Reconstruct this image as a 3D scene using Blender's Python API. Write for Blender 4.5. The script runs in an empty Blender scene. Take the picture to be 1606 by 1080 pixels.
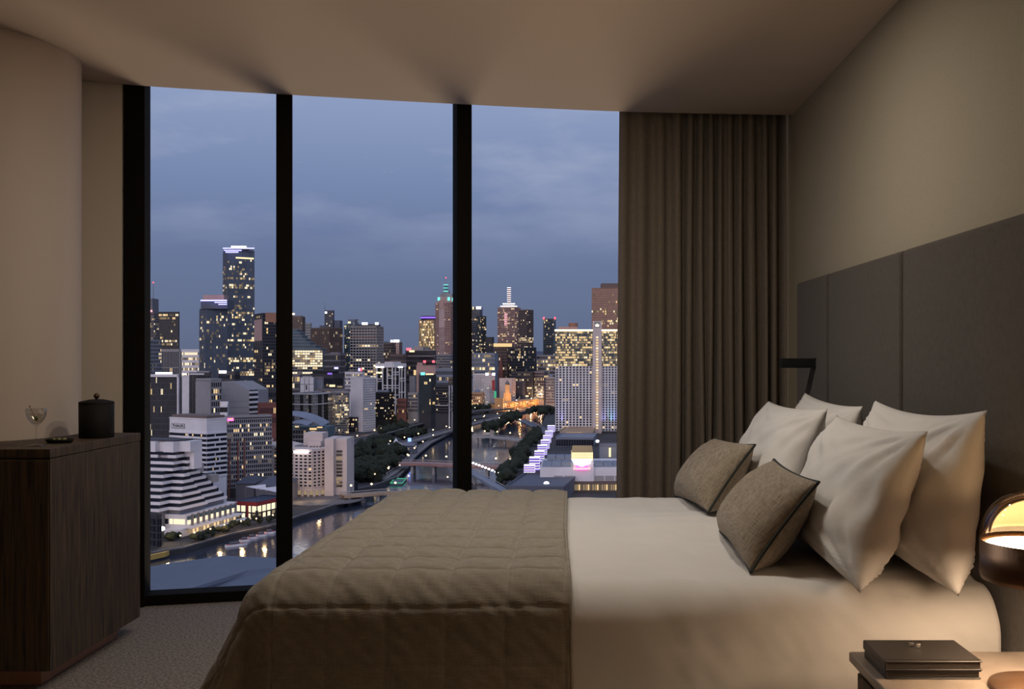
import bpy, bmesh, math, random
import numpy as np
from mathutils import Vector, Matrix, noise as mnoise

# ---------------------------------------------------------------- camera
F, CX, CY, EYE = 1550.0, 893.0, 556.0, 1.31     # focal length and principal point in pixels, eye height
W_, H_ = 1606.0, 1080.0
scene = bpy.context.scene
C = scene.collection
cam_data = bpy.data.cameras.new('camera')
cam = bpy.data.objects.new('camera', cam_data); C.objects.link(cam)
cam.location = (0, 0, EYE); cam.rotation_euler = (math.pi/2, 0, 0)
cam_data.sensor_fit = 'HORIZONTAL'; cam_data.sensor_width = 36.0
cam_data.lens = 36.0*F/W_
cam_data.shift_x = -(CX - W_/2)/W_
cam_data.shift_y = (CY - H_/2)/W_
cam_data.clip_start = 0.05; cam_data.clip_end = 60000
scene.camera = cam

# ---------------------------------------------------------------- colour management
vs = scene.view_settings
scene.display_settings.display_device = 'sRGB'
vs.view_transform = 'Standard'; vs.look = 'None'; vs.gamma = 1.0; vs.use_curve_mapping = False
vs.exposure = 0.0
scene.cycles.transparent_max_bounces = 48

# ---------------------------------------------------------------- world: dusk sky
world = bpy.data.worlds.new('dusk_sky'); scene.world = world
world.use_nodes = True
wt = world.node_tree; wt.nodes.clear()
def wn(t, **k):
    n = wt.nodes.new(t)
    for a, b in k.items(): setattr(n, a, b)
    return n
wo = wn('ShaderNodeOutputWorld'); bg = wn('ShaderNodeBackground')
tc = wn('ShaderNodeTexCoord'); sep = wn('ShaderNodeSeparateXYZ')
wt.links.new(tc.outputs['Generated'], sep.inputs[0])
ramp = wn('ShaderNodeValToRGB')
el = ramp.color_ramp.elements
el[0].position = 0.0; el[0].color = (0.120, 0.148, 0.235, 1)
el[1].position = 1.0; el[1].color = (0.26, 0.33, 0.51, 1)
for p, c in ((0.055, (0.138, 0.175, 0.285)), (0.11, (0.148, 0.194, 0.335)), (0.17, (0.195, 0.255, 0.43)), (0.27, (0.30, 0.37, 0.56))):
    e = el.new(p); e.color = (*c, 1)
wt.links.new(sep.outputs['Z'], ramp.inputs['Fac'])
mp = wn('ShaderNodeMapping'); mp.inputs['Scale'].default_value = (2.6, 2.6, 9.0); mp.inputs['Rotation'].default_value = (0.0, 0.25, 0.0)
mp.inputs['Location'].default_value = (0.35, 0.1, 0.45)
nz = wn('ShaderNodeTexNoise'); nz.inputs['Scale'].default_value = 1.6; nz.inputs['Detail'].default_value = 6; nz.inputs['Roughness'].default_value = 0.55
wt.links.new(tc.outputs['Generated'], mp.inputs['Vector']); wt.links.new(mp.outputs['Vector'], nz.inputs['Vector'])
cr = wn('ShaderNodeValToRGB'); cr.color_ramp.elements[0].position = 0.50; cr.color_ramp.elements[1].position = 0.72
cr.color_ramp.elements[0].color = (0, 0, 0, 1); cr.color_ramp.elements[1].color = (1, 1, 1, 1)
wt.links.new(nz.outputs['Fac'], cr.inputs['Fac'])
el2 = wn('ShaderNodeMapRange'); el2.inputs['From Min'].default_value = 0.08; el2.inputs['From Max'].default_value = 0.20
el2.inputs['To Min'].default_value = 0.0; el2.inputs['To Max'].default_value = 0.75
wt.links.new(sep.outputs['Z'], el2.inputs['Value'])
mul = wn('ShaderNodeMath', operation='MULTIPLY')
wt.links.new(cr.outputs['Color'], mul.inputs[0]); wt.links.new(el2.outputs['Result'], mul.inputs[1])
mix = wn('ShaderNodeMixRGB'); mix.inputs['Color2'].default_value = (0.42, 0.45, 0.59, 1)
wt.links.new(mul.outputs[0], mix.inputs['Fac']); wt.links.new(ramp.outputs['Color'], mix.inputs['Color1'])
wt.links.new(mix.outputs['Color'], bg.inputs['Color']); bg.inputs['Strength'].default_value = 1.0
wt.links.new(bg.outputs[0], wo.inputs['Surface'])

# afterglow of the set sun, low behind the camera: a very wide soft pinkish sun
sun_d = bpy.data.lights.new('afterglow', 'SUN'); sun_d.energy = 1.15; sun_d.angle = math.radians(70); sun_d.color = (1.0, 0.80, 0.74)
sun = bpy.data.objects.new('afterglow', sun_d); C.objects.link(sun)
sun.rotation_euler = Vector((0.25, 1.0, -0.42)).to_track_quat('-Z', 'Y').to_euler()

# area lights out of frame: assumed lamps and one added fill
def area(name, loc, aim, size, power, col, shape='DISK', spread=180):
    d = bpy.data.lights.new(name, 'AREA'); d.shape = shape; d.size = size; d.energy = power; d.color = col; d.spread = math.radians(spread)
    o = bpy.data.objects.new(name, d); C.objects.link(o); o.location = loc
    o.rotation_euler = Vector(aim).to_track_quat('-Z', 'Y').to_euler(); return o

# ---------------------------------------------------------------- helpers
def P(u, v, Y): return Vector(((u-CX)*Y/F, Y, EYE-(v-CY)*Y/F))

class MB:
    """collects geometry; build() links it as one mesh object"""
    def __init__(s): s.v = []; s.f = []; s.m = []
    def add(s, vs, fs, mi=0):
        k = len(s.v); s.v.extend([tuple(p) for p in vs]); s.f.extend([tuple(i+k for i in f) for f in fs]); s.m.extend([mi]*len(fs)); return s
    def box(s, x0, x1, y0, y1, z0, z1, mi=0):
        return s.add([(x0,y0,z0),(x1,y0,z0),(x1,y1,z0),(x0,y1,z0),(x0,y0,z1),(x1,y0,z1),(x1,y1,z1),(x0,y1,z1)],
                     [(3,2,1,0),(4,5,6,7),(0,1,5,4),(1,2,6,5),(2,3,7,6),(3,0,4,7)], mi)
    def obox(s, o, a, b, c, mi=0):
        o, a, b, c = map(Vector, (o, a, b, c))
        return s.add([o, o+a, o+a+b, o+b, o+c, o+a+c, o+a+b+c, o+b+c],
                     [(3,2,1,0),(4,5,6,7),(0,1,5,4),(1,2,6,5),(2,3,7,6),(3,0,4,7)], mi)
    def quad(s, a, b, c, d, mi=0): return s.add([a, b, c, d], [(0,1,2,3)], mi)
    def prism(s, pts, z0, z1, mi=0, caps=True):
        n = len(pts); k = [(p[0], p[1], z0) for p in pts] + [(p[0], p[1], z1) for p in pts]
        fs = [(i, (i+1) % n, n+(i+1) % n, n+i) for i in range(n)]
        if caps: fs += [tuple(range(n-1, -1, -1)), tuple(range(n, 2*n))]
        return s.add(k, fs, mi)
    def lathe(s, prof, n=32, c=(0,0,0), mi=0, a0=0.0, a1=2*math.pi):
        full = abs(a1-a0-2*math.pi) < 1e-6; m = n if full else n+1; k = []
        for r, z in prof:
            for i in range(m):
                a = a0+(a1-a0)*i/n; k.append((c[0]+r*math.cos(a), c[1]+r*math.sin(a), c[2]+z))
        fs = []
        for j in range(len(prof)-1):
            for i in range(n):
                i2 = (i+1) % m
                fs.append((j*m+i, j*m+i2, (j+1)*m+i2, (j+1)*m+i))
        return s.add(k, fs, mi)
    def tube(s, pts, r, n=8, mi=0, closed=False):
        pts = [Vector(p) for p in pts]; k = []; N = len(pts)
        for i, p in enumerate(pts):
            t = (pts[(i+1) % N]-pts[i-1]) if closed else (pts[min(i+1, N-1)]-pts[max(i-1, 0)])
            t.normalize(); up = Vector((0,0,1)) if abs(t.z) < .95 else Vector((1,0,0))
            a = t.cross(up).normalized(); b = t.cross(a)
            rr = r[i] if isinstance(r, (list, tuple)) else r
            for q in range(n):
                w = 2*math.pi*q/n; k.append(p+a*math.cos(w)*rr+b*math.sin(w)*rr)
        fs = []
        for i in range(N if closed else N-1):
            j = (i+1) % N
            for q in range(n): fs.append((i*n+q, i*n+(q+1) % n, j*n+(q+1) % n, j*n+q))
        if not closed: fs += [tuple(range(n-1, -1, -1)), tuple((N-1)*n+q for q in range(n))]
        return s.add(k, fs, mi)
    def mesh(s, name, mats, smooth=False):
        me = bpy.data.meshes.new(name); me.from_pydata(s.v, [], s.f)
        for m in (mats if isinstance(mats, (list, tuple)) else [mats]): me.materials.append(m)
        if any(s.m): me.polygons.foreach_set('material_index', s.m)
        if smooth: me.polygons.foreach_set('use_smooth', [True]*len(me.polygons))
        me.update(); return me
    def build(s, name, mats, parent=None, smooth=False, bevel=0, seg=2, flip=False, fixn=False, auto=None):
        me = s.mesh(name, mats, smooth)
        if fixn:
            bm = bmesh.new(); bm.from_mesh(me); bmesh.ops.recalc_face_normals(bm, faces=bm.faces); bm.to_mesh(me); bm.free()
        return link(name, me, parent, bevel, seg, auto)

def link(name, me, parent=None, bevel=0, seg=2, auto=None):
    o = bpy.data.objects.new(name, me); C.objects.link(o)
    if parent: o.parent = parent
    if bevel:
        b = o.modifiers.new('bevel', 'BEVEL'); b.width = bevel; b.segments = seg; b.limit_method = 'ANGLE'; b.angle_limit = math.radians(35)
        me.polygons.foreach_set('use_smooth', [True]*len(me.polygons))
        w = o.modifiers.new('wn', 'WEIGHTED_NORMAL'); w.keep_sharp = True
    return o

def tag(o, label=None, cat=None, group=None, kind=None):
    if label: o['label'] = label
    if cat: o['category'] = cat
    if group: o['group'] = group
    if kind: o['kind'] = kind
    return o
def empty(name, loc=(0,0,0), rz=0, label=None, cat=None, group=None, kind=None):
    o = bpy.data.objects.new(name, None); C.objects.link(o); o.location = loc; o.rotation_euler = (0,0,rz)
    o.empty_display_size = 0.1
    return tag(o, label, cat, group, kind)
def struct(o): o['kind'] = 'structure'; return o
def stuff(o): o['kind'] = 'stuff'; return o
def local(root):
    """shift a child's mesh so that world coordinates given to it hold under an unrotated parent"""
    for ch in root.children:
        ch.matrix_parent_inverse = Matrix.Translation(-Vector(root.location))
    return root

# ---------------------------------------------------------------- materials
def newmat(name):
    m = bpy.data.materials.new(name); m.use_nodes = True
    return m, m.node_tree, m.node_tree.nodes['Principled BSDF']
def pmat(name, col, rough=0.6, metal=0.0, var=0.0, vscale=8.0, stretch=(1,1,1), bump=0.0, bscale=None, bdist=0.01, sheen=0.0, spec=None, detail=4, col2=None, trans=0.0, sss=0.0):
    m, nt, b = newmat(name)
    b.inputs['Base Color'].default_value = (*col, 1); b.inputs['Roughness'].default_value = rough; b.inputs['Metallic'].default_value = metal
    if sheen: b.inputs['Sheen Weight'].default_value = sheen
    if spec is not None: b.inputs['Specular IOR Level'].default_value = spec
    if trans: b.inputs['Transmission Weight'].default_value = trans
    if var or bump or col2:
        t = nt.nodes.new('ShaderNodeTexCoord'); mp = nt.nodes.new('ShaderNodeMapping'); mp.inputs['Scale'].default_value = stretch
        nt.links.new(t.outputs['Object'], mp.inputs['Vector'])
        n = nt.nodes.new('ShaderNodeTexNoise'); n.inputs['Scale'].default_value = vscale; n.inputs['Detail'].default_value = detail
        nt.links.new(mp.outputs['Vector'], n.inputs['Vector'])
        if var or col2:
            c2 = col2 or tuple(c*(1-var) for c in col); c1 = tuple(min(1, c*(1+var)) for c in col) if not col2 else col
            r = nt.nodes.new('ShaderNodeValToRGB'); r.color_ramp.elements[0].position = 0.32; r.color_ramp.elements[1].position = 0.68
            r.color_ramp.elements[0].color = (*c2, 1); r.color_ramp.elements[1].color = (*c1, 1)
            nt.links.new(n.outputs['Fac'], r.inputs['Fac']); nt.links.new(r.outputs['Color'], b.inputs['Base Color'])
        if bump:
            n2 = n
            if bscale:
                n2 = nt.nodes.new('ShaderNodeTexNoise'); n2.inputs['Scale'].default_value = bscale; n2.inputs['Detail'].default_value = 3
                nt.links.new(mp.outputs['Vector'], n2.inputs['Vector'])
            bp = nt.nodes.new('ShaderNodeBump'); bp.inputs['Strength'].default_value = bump; bp.inputs['Distance'].default_value = bdist
            nt.links.new(n2.outputs['Fac'], bp.inputs['Height']); nt.links.new(bp.outputs['Normal'], b.inputs['Normal'])
    return m
def weave(name, col, col2, scale, bump=0.25, rough=0.9, sheen=0.15, slub=0.0):
    """woven cloth: crossed fine threads with irregular slubs"""
    m, nt, b = newmat(name)
    b.inputs['Roughness'].default_value = rough; b.inputs['Sheen Weight'].default_value = sheen; b.inputs['Specular IOR Level'].default_value = 0.2
    t = nt.nodes.new('ShaderNodeTexCoord')
    ns = []
    for st in ((1, 0.06, 0.06), (0.06, 1, 0.06), (0.06, 0.06, 1)):
        mp = nt.nodes.new('ShaderNodeMapping'); mp.inputs['Scale'].default_value = st
        n = nt.nodes.new('ShaderNodeTexNoise'); n.inputs['Scale'].default_value = scale; n.inputs['Detail'].default_value = 2
        nt.links.new(t.outputs['Object'], mp.inputs['Vector']); nt.links.new(mp.outputs['Vector'], n.inputs['Vector']); ns.append(n)
    a = nt.nodes.new('ShaderNodeMath'); a.operation = 'ADD'; a2 = nt.nodes.new('ShaderNodeMath'); a2.operation = 'ADD'
    nt.links.new(ns[0].outputs['Fac'], a.inputs[0]); nt.links.new(ns[1].outputs['Fac'], a.inputs[1])
    nt.links.new(a.outputs[0], a2.inputs[0]); nt.links.new(ns[2].outputs['Fac'], a2.inputs[1])
    r = nt.nodes.new('ShaderNodeMapRange'); r.inputs['From Min'].default_value = 1.15; r.inputs['From Max'].default_value = 1.85
    nt.links.new(a2.outputs[0], r.inputs['Value'])
    mx = nt.nodes.new('ShaderNodeMixRGB'); mx.inputs['Color1'].default_value = (*col2, 1); mx.inputs['Color2'].default_value = (*col, 1)
    nt.links.new(r.outputs['Result'], mx.inputs['Fac']); nt.links.new(mx.outputs['Color'], b.inputs['Base Color'])
    bp = nt.nodes.new('ShaderNodeBump'); bp.inputs['Strength'].default_value = bump; bp.inputs['Distance'].default_value = 0.002
    nt.links.new(r.outputs['Result'], bp.inputs['Height']); nt.links.new(bp.outputs['Normal'], b.inputs['Normal'])
    return m
def emit(name, col, strength, sample=False):
    m = bpy.data.materials.new(name); m.use_nodes = True; nt = m.node_tree; nt.nodes.clear()
    o = nt.nodes.new('ShaderNodeOutputMaterial'); e = nt.nodes.new('ShaderNodeEmission')
    e.inputs['Color'].default_value = (*col, 1); e.inputs['Strength'].default_value = strength
    nt.links.new(e.outputs[0], o.inputs['Surface'])
    if not sample: m.cycles.emission_sampling = 'NONE'
    return m
def clearglass(name, tint=(1,1,1), base=0.04, graze=0.6, rough=0.0):
    """thin clear sheet: transparent, with a mirror layer that strengthens at glancing angles"""
    m = bpy.data.materials.new(name); m.use_nodes = True; nt = m.node_tree; nt.nodes.clear()
    o = nt.nodes.new('ShaderNodeOutputMaterial'); mx = nt.nodes.new('ShaderNodeMixShader')
    tr = nt.nodes.new('ShaderNodeBsdfTransparent'); tr.inputs['Color'].default_value = (*tint, 1)
    gl = nt.nodes.new('ShaderNodeBsdfGlossy'); gl.inputs['Roughness'].default_value = rough
    lw = nt.nodes.new('ShaderNodeLayerWeight'); lw.inputs['Blend'].default_value = 0.5
    pw = nt.nodes.new('ShaderNodeMath'); pw.operation = 'POWER'; pw.inputs[1].default_value = 5.0
    ma = nt.nodes.new('ShaderNodeMath'); ma.operation = 'MULTIPLY_ADD'; ma.inputs[1].default_value = graze; ma.inputs[2].default_value = base
    nt.links.new(lw.outputs['Facing'], pw.inputs[0]); nt.links.new(pw.outputs[0], ma.inputs[0]); nt.links.new(ma.outputs[0], mx.inputs['Fac'])
    nt.links.new(tr.outputs[0], mx.inputs[1]); nt.links.new(gl.outputs[0], mx.inputs[2])
    nt.links.new(mx.outputs[0], o.inputs['Surface']); return m

M = {}
M['paint'] = pmat('warm_white_paint', (0.55, 0.47, 0.38), 0.85, bump=0.04, bscale=260, bdist=0.002)
M['wall_paint'] = pmat('olive_beige_wallcovering', (0.345, 0.295, 0.215), 0.9, var=0.04, vscale=120, bump=0.05, bscale=400, bdist=0.002)
M['column'] = pmat('pinkish_plaster', (0.60, 0.485, 0.395), 0.8, bump=0.04, bscale=200, bdist=0.002)
M['ceiling'] = pmat('ceiling_paint', (0.55, 0.44, 0.345), 0.9, bump=0.03, bscale=240, bdist=0.002)
M['carpet'] = pmat('grey_brown_loop_carpet', (0.26, 0.215, 0.18), 0.97, var=0.55, vscale=85, bump=0.8, bscale=260, bdist=0.006, detail=6)
M['black_frame'] = pmat('black_anodised_frame', (0.009, 0.007, 0.005), 0.85, bump=0.02, bscale=60, spec=0.08)
M['wood'] = pmat('dark_stained_oak', (0.120, 0.072, 0.036), 0.6, col2=(0.028, 0.018, 0.010), vscale=10, stretch=(9, 9, 0.45), bump=0.25, bscale=22, bdist=0.004, detail=8)
M['plinth'] = pmat('copper_plinth_lit_tone', (0.58, 0.32, 0.20), 0.55, var=0.08, vscale=20)  # brownish copper, brightened: the light falling on it is put into the colour
M['headboard'] = weave('charcoal_brown_headboard_fabric', (0.086, 0.071, 0.056), (0.057, 0.047, 0.038), 900, 0.15)
M['curtain'] = weave('taupe_linen_curtain', (0.245, 0.195, 0.148), (0.180, 0.143, 0.108), 520, 0.2)
M['sheet'] = pmat('white_cotton_sheet', (0.70, 0.665, 0.62), 0.85, var=0.02, vscale=5, bump=0.12, bscale=14, bdist=0.012, sheen=0.1)
M['pillowcase'] = pmat('white_cotton_pillowcase', (0.72, 0.685, 0.64), 0.85, var=0.02, vscale=5, bump=0.22, bscale=9, bdist=0.02, sheen=0.1)
M['coverlet'] = weave('taupe_linen_coverlet', (0.345, 0.300, 0.235), (0.265, 0.230, 0.180), 420, 0.25)
M['cushion'] = weave('beige_basketweave', (0.40, 0.33, 0.245), (0.20, 0.155, 0.11), 420, 0.6)
M['piping'] = pmat('dark_green_piping', (0.022, 0.026, 0.022), 0.8)
M['black_metal'] = pmat('satin_black_metal', (0.006, 0.006, 0.006), 0.45)
M['black_matte'] = pmat('matte_black_lacquer', (0.010, 0.008, 0.007), 0.75, bump=0.03, bscale=80, spec=0.25)
M['bronze'] = pmat('brown_bronze', (0.115, 0.058, 0.028), 0.42, metal=0.55, bump=0.03, bscale=40)
M['stone'] = pmat('taupe_stone_top', (0.19, 0.15, 0.118), 0.35, var=0.10, vscale=14)
M['leather'] = pmat('black_leather', (0.020, 0.016, 0.013), 0.42, bump=0.35, bscale=420, bdist=0.001)
M['pages'] = pmat('dark_page_edges', (0.035, 0.026, 0.020), 0.7, var=0.3, vscale=50, stretch=(1, 1, 30))
M['steel'] = pmat('polished_steel', (0.75, 0.72, 0.68), 0.15, metal=1.0)
M['olive'] = pmat('green_olive', (0.17, 0.16, 0.035), 0.3, var=0.2, vscale=60)
M['window_glass'] = clearglass('window_glass', (0.98, 0.99, 1.0), 0.00005, 0.08)
M['drink_glass'] = clearglass('drinking_glass', (0.98, 0.98, 0.98), 0.11, 1.0)
M['liquid'] = clearglass('clear_drink', (0.95, 0.94, 0.90), 0.03, 0.5)
M['amber_glass'] = clearglass('amber_lamp_glass', (0.78, 0.62, 0.42), 0.05, 0.55)
M['lamp_white'] = emit('lamp_diffuser', (1.0, 0.78, 0.54), 26.0, True)
M['lamp_under'] = emit('lamp_under_diffuser', (1.0, 0.72, 0.48), 54.0, True)
M['cream'] = pmat('cream_reflector', (0.125, 0.098, 0.055), 0.6)
# assumed floodlight, unseen outside: shines up through the window on to the ceiling
area('assumed_floodlight', (-0.9, 16.0, -8.0), (0.02, -1, 0.83), 5.5, 720, (1.0, 0.78, 0.56))
# assumed recessed ceiling downlights over the bed, just out of view
for x, w in ((-1.0, 5.5), (-0.35, 9), (0.25, 11)):
    area('assumed_downlight', (x, 3.68, 2.695), (0.0, 0.05, -1), 0.16, w, (1.0, 0.92, 0.81))
# weak fill light added behind the camera, no lamp known there
area('fill_uplight', (-0.6, -0.6, 1.6), (0, 0.15, 1), 0.35, 10, (1.0, 0.74, 0.50))
# ================================================================ ROOM SHELL
CEIL = 2.70
edge_pts = [(-4.6, 3.60), (-3.4, 4.46), (-2.487, 4.985), (-2.196, 5.115), (-1.560, 5.275), (-0.630, 5.482), (0.317, 5.655), (1.294, 5.735), (1.60, 5.75)]
def smooth_curve(pts, n=10):
    out = []
    for i in range(len(pts)-1):
        p0, p1, p2, p3 = [Vector(pts[max(0, min(len(pts)-1, k))]) for k in (i-1, i, i+1, i+2)]
        for t in (k/n for k in range(n)):
            out.append(0.5*((2*p1)+(p2-p0)*t+(2*p0-5*p1+4*p2-p3)*t*t+(3*p1-p0-3*p2+p3)*t**3))
    out.append(Vector(pts[-1])); return [(p.x, p.y) for p in out]
edge = smooth_curve(edge_pts)
XL, YB, XR = -4.6, -2.4, 1.294
poly = [(XL, YB), (1.60, YB)] + [p for p in reversed(edge)]
struct(MB().prism(poly, CEIL, CEIL+0.35).build('ceiling', M['ceiling']))
struct(MB().prism([(XL, YB), (1.60, YB), (1.60, 6.2), (-2.4, 5.35), (-4.6, 4.2)], -0.25, 0.0).build('floor', M['carpet']))
struct(MB().box(XR, XR+0.25, YB, 6.15, 0, CEIL+0.38).build('wall_right', M['wall_paint']))
struct(MB().box(XL-0.2, XL, YB, 4.3, 0, CEIL).build('wall_left', M['paint']))
struct(MB().box(XL-0.2, XR+0.25, YB-0.2, YB, 0, CEIL).build('wall_back', M['paint']))
# short wall between the round column and the window
nib = [(-4.6, 3.63), (-3.4, 4.49), (-2.50, 5.01), (-2.31, 5.10)]
nibp = nib + [(x, y+0.16) for x, y in reversed(nib)]
struct(MB().prism(nibp, 0, CEIL+0.35).build('wall_far', M['paint']))
# round column
col = MB().lathe([(0.50, 0.0), (0.50, CEIL)], 96, (-2.80, 4.545, 0)).build('column', M['column'], smooth=True); struct(col)

# windows: three bays on a gently turning line
wx = [(-2.255, 5.135), (-1.530, 5.305), (-0.594, 5.565), (0.40, 5.83), (1.40, 6.02)]
HEAD = 2.98
def bay(n, i):
    a, b = Vector(wx[i]), Vector(wx[i+1]); d = (b-a); L = d.length; d.normalize(); nrm = Vector((-d.y, d.x))  # outward
    root = empty('window_%d' % n, (a.x, a.y, 0), kind='structure')
    def rb(s0, s1, o0, o1, z0, z1, name, mat):
        o = a+d*s0+nrm*o0
        m = MB().obox((o.x, o.y, z0), tuple(d*(s1-s0))+(0,), tuple(nrm*(o1-o0))+(0,), (0, 0, z1-z0)).build(name, M[mat], root, bevel=0.003, seg=1)
    hw = 0.042
    if i == 0: rb(-0.052, 0.048, -0.02, 0.15, 0, HEAD, 'jamb', 'black_frame')
    else: rb(-hw, hw, -0.02, 0.15, 0, HEAD, 'mullion', 'black_frame')
    rb(hw, L-hw, 0.0, 0.13, 0.0, 0.055, 'sill', 'black_frame')
    rb(hw, L-hw, 0.0, 0.13, HEAD-0.06, HEAD, 'head_rail', 'black_frame')
    o = a+nrm*0.06
    MB().obox((o.x, o.y, 0.05), tuple(d*L)+(0,), tuple(nrm*0.012)+(0,), (0, 0, HEAD-0.10)).build('pane', M['window_glass'], root)
    local(root)
for k in range(4): bay(k+1, k)
# closed recess above the ceiling edge that takes the blind and the curtain track
rec = [(x, y-0.01) for x, y in edge if x > -2.4] + [(p[0], p[1]+0.2) for p in reversed(wx)]
struct(MB().prism(rec, HEAD, HEAD+0.1).build('trim_1', M['black_frame']))
# ================================================================ FURNITURE
# ---- headboard of upholstered panels
XH = 1.235; HB = 1.70
hb = empty('headboard', (XH, 3.7, 0), label='tall charcoal fabric headboard of broad upholstered panels behind the bed', cat='headboard')
for y0, y1 in ((4.735, 5.385), (3.685, 4.725), (2.635, 3.675), (1.585, 2.625)):
    MB().box(XH, XR-0.004, y0, y1, 0.02, HB).build('panel', M['headboard'], hb, bevel=0.022, seg=4)
local(hb)
# ---- bedside reading light fixed on the far headboard panel
sc = empty('reading_light', (XH, 4.985, 1.27), label='slim black wall reading light jutting from the headboard by the curtain', cat='wall light')
MB().box(1.062, 1.222, 4.955, 5.015, 1.244, 1.292).build('arm', M['black_metal'], sc, bevel=0.004)
MB().box(1.221, XH+0.003, 4.950, 5.020, 1.243, 1.293).build('mount', M['black_metal'], sc, bevel=0.002)
local(sc)

# ---- curtain: irregular folds hung from the ceiling recess
def curtain():
    rnd = random.Random(8)
    # fold half-widths: broad at the leading edge, tight and uneven towards the wall
    widths = [0.026, 0.050, 0.056, 0.060, 0.050, 0.046, 0.052, 0.040, 0.036, 0.040, 0.026, 0.032, 0.024, 0.034, 0.026, 0.030, 0.024, 0.040, 0.030, 0.026, 0.030, 0.052, 0.040, 0.026, 0.030, 0.036, 0.030]
    sc_ = (1.286-0.292)/sum(widths)
    knots = [(0.292, 0.02)]; x = 0.292; sgn = -1
    for w in widths:
        x += w*sc_; knots.append((x, sgn*rnd.uniform(0.5, 1.0)*(min(0.062, w*1.5) if len(knots) > 6 else 0.030))); sgn = -sgn
    N = 9; prof = []
    for i in range(len(knots)-1):
        (xa, ya), (xb, yb) = knots[i], knots[i+1]
        for q in range(N):
            t = q/N; w = (1-math.cos(math.pi*t))/2
            prof.append((xa+(xb-xa)*(t+(0.03 if i < 5 else 0.11)*math.sin(2*math.pi*t)), ya+(yb-ya)*w, i+t))
    prof.append((*knots[-1], len(knots)-1.0))
    R = 64; mb = MB(); n = len(prof); z0, z1 = 0.012, 2.90
    k = []
    for j in range(R+1):
        h = j/R; z = z0+(z1-z0)*h
        for (x, y, idx) in prof:
            # folds wander, merge and open on the way down
            drift = 0.034*mnoise.noise((idx*0.33, h*1.0, 3.1))*(1-h)*1.6
            amp = 0.8+0.55*(1-h)+0.55*mnoise.noise((idx*0.5, h*1.3, 7.7))
            xx = x+drift*min(1, (x-0.29)*2.5)*min(1, (1.30-x)*8)-(0.022*(1-h))*max(0, 1-(x-0.292)/0.35)
            base = 5.745+(xx-0.3)*0.155
            k.append((xx, base+y*amp, z))
    fs = [(j*n+i, j*n+i+1, (j+1)*n+i+1, (j+1)*n+i) for j in range(R) for i in range(n-1)]
    mb.add(k, fs)
    o = mb.build('curtain', M['curtain'], smooth=True)
    sd = o.modifiers.new('thick', 'SOLIDIFY'); sd.thickness = 0.003
    tag(o, 'floor-length taupe linen curtain gathered in folds beside the window', 'curtain')
curtain()

# ---- bed
BX0, BX1, BY0, BY1, BTOP = -0.92, 1.225, 2.79, 4.73, 0.655
bed = empty('bed', (0.2, 3.75, 0), label='wide low upholstered bed base and mattress under the linens', cat='bed')
MB().box(BX0+0.03, BX1, BY0+0.06, BY1-0.06, 0.06, 0.30).build('bed_base', M['headboard'], bed, bevel=0.02)
MB().box(BX0+0.02, BX1, BY0+0.04, BY1-0.04, 0.305, 0.615).build('mattress', M['sheet'], bed, bevel=0.05, seg=4)
for x in (BX0+0.15, BX1-0.15):
    for y in (BY0+0.2, BY1-0.2): MB().box(x-0.03, x+0.03, y-0.03, y+0.03, 0, 0.06).build('leg', M['black_matte'], bed)
local(bed)

def grid_mesh(name, Pm, mat, smooth=True):
    h, w, _ = Pm.shape; me = bpy.data.meshes.new(name)
    idx = np.arange(h*w).reshape(h, w)
    q = np.stack([idx[:-1,:-1], idx[:-1,1:], idx[1:,1:], idx[1:,:-1]], -1).reshape(-1, 4)
    me.from_pydata(Pm.reshape(-1, 3).tolist(), [], q.tolist()); me.materials.append(mat)
    me.polygons.foreach_set('use_smooth', [True]*len(me.polygons)); me.update(); return me
def fnoise(a, b, s, seed):
    out = np.empty(a.shape)
    fa, fb, fo = a.ravel(), b.ravel(), out.ravel()
    for i in range(fa.size): fo[i] = mnoise.noise((fa[i]*s[0], fb[i]*s[1], seed))
    return fo.reshape(a.shape)
def normals(Pm):
    n = np.cross(np.gradient(Pm, axis=1), np.gradient(Pm, axis=0)); n /= np.linalg.norm(n, axis=2, keepdims=True)+1e-9; return n

def drape(a, b, ax0, by0, by1, top, r, flare=0.16, foot=True, fflare=None):
    """map cloth coordinates (a along the bed, b across) over the rounded foot and both sides of a bed"""
    ex = np.maximum(0, ax0-a) if foot else np.zeros_like(a)
    en = np.maximum(0, by0-b); ef = np.maximum(0, b-by1)
    ey = en+ef
    q = np.power(ex**2.6+ey**2.6, 1/2.6)+1e-9; hyp = np.hypot(ex, ey)+1e-9
    if fflare: flare = flare+(fflare-flare)*(ex/hyp)**2
    th = np.clip(q/r, 0, math.pi/2-0.12)
    qs = r*(math.pi/2-0.12)
    over = np.maximum(0, q-qs)
    out = r*np.sin(th)+over*flare
    down = r*(1-np.cos(th))+over*np.sqrt(1-np.asarray(flare)**2)
    x = np.maximum(a, ax0) if foot else a.copy()
    x = x-out*ex/hyp
    y = np.clip(b, by0, by1)-out*en/hyp+out*ef/hyp
    return x, y, top-down, over

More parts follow.
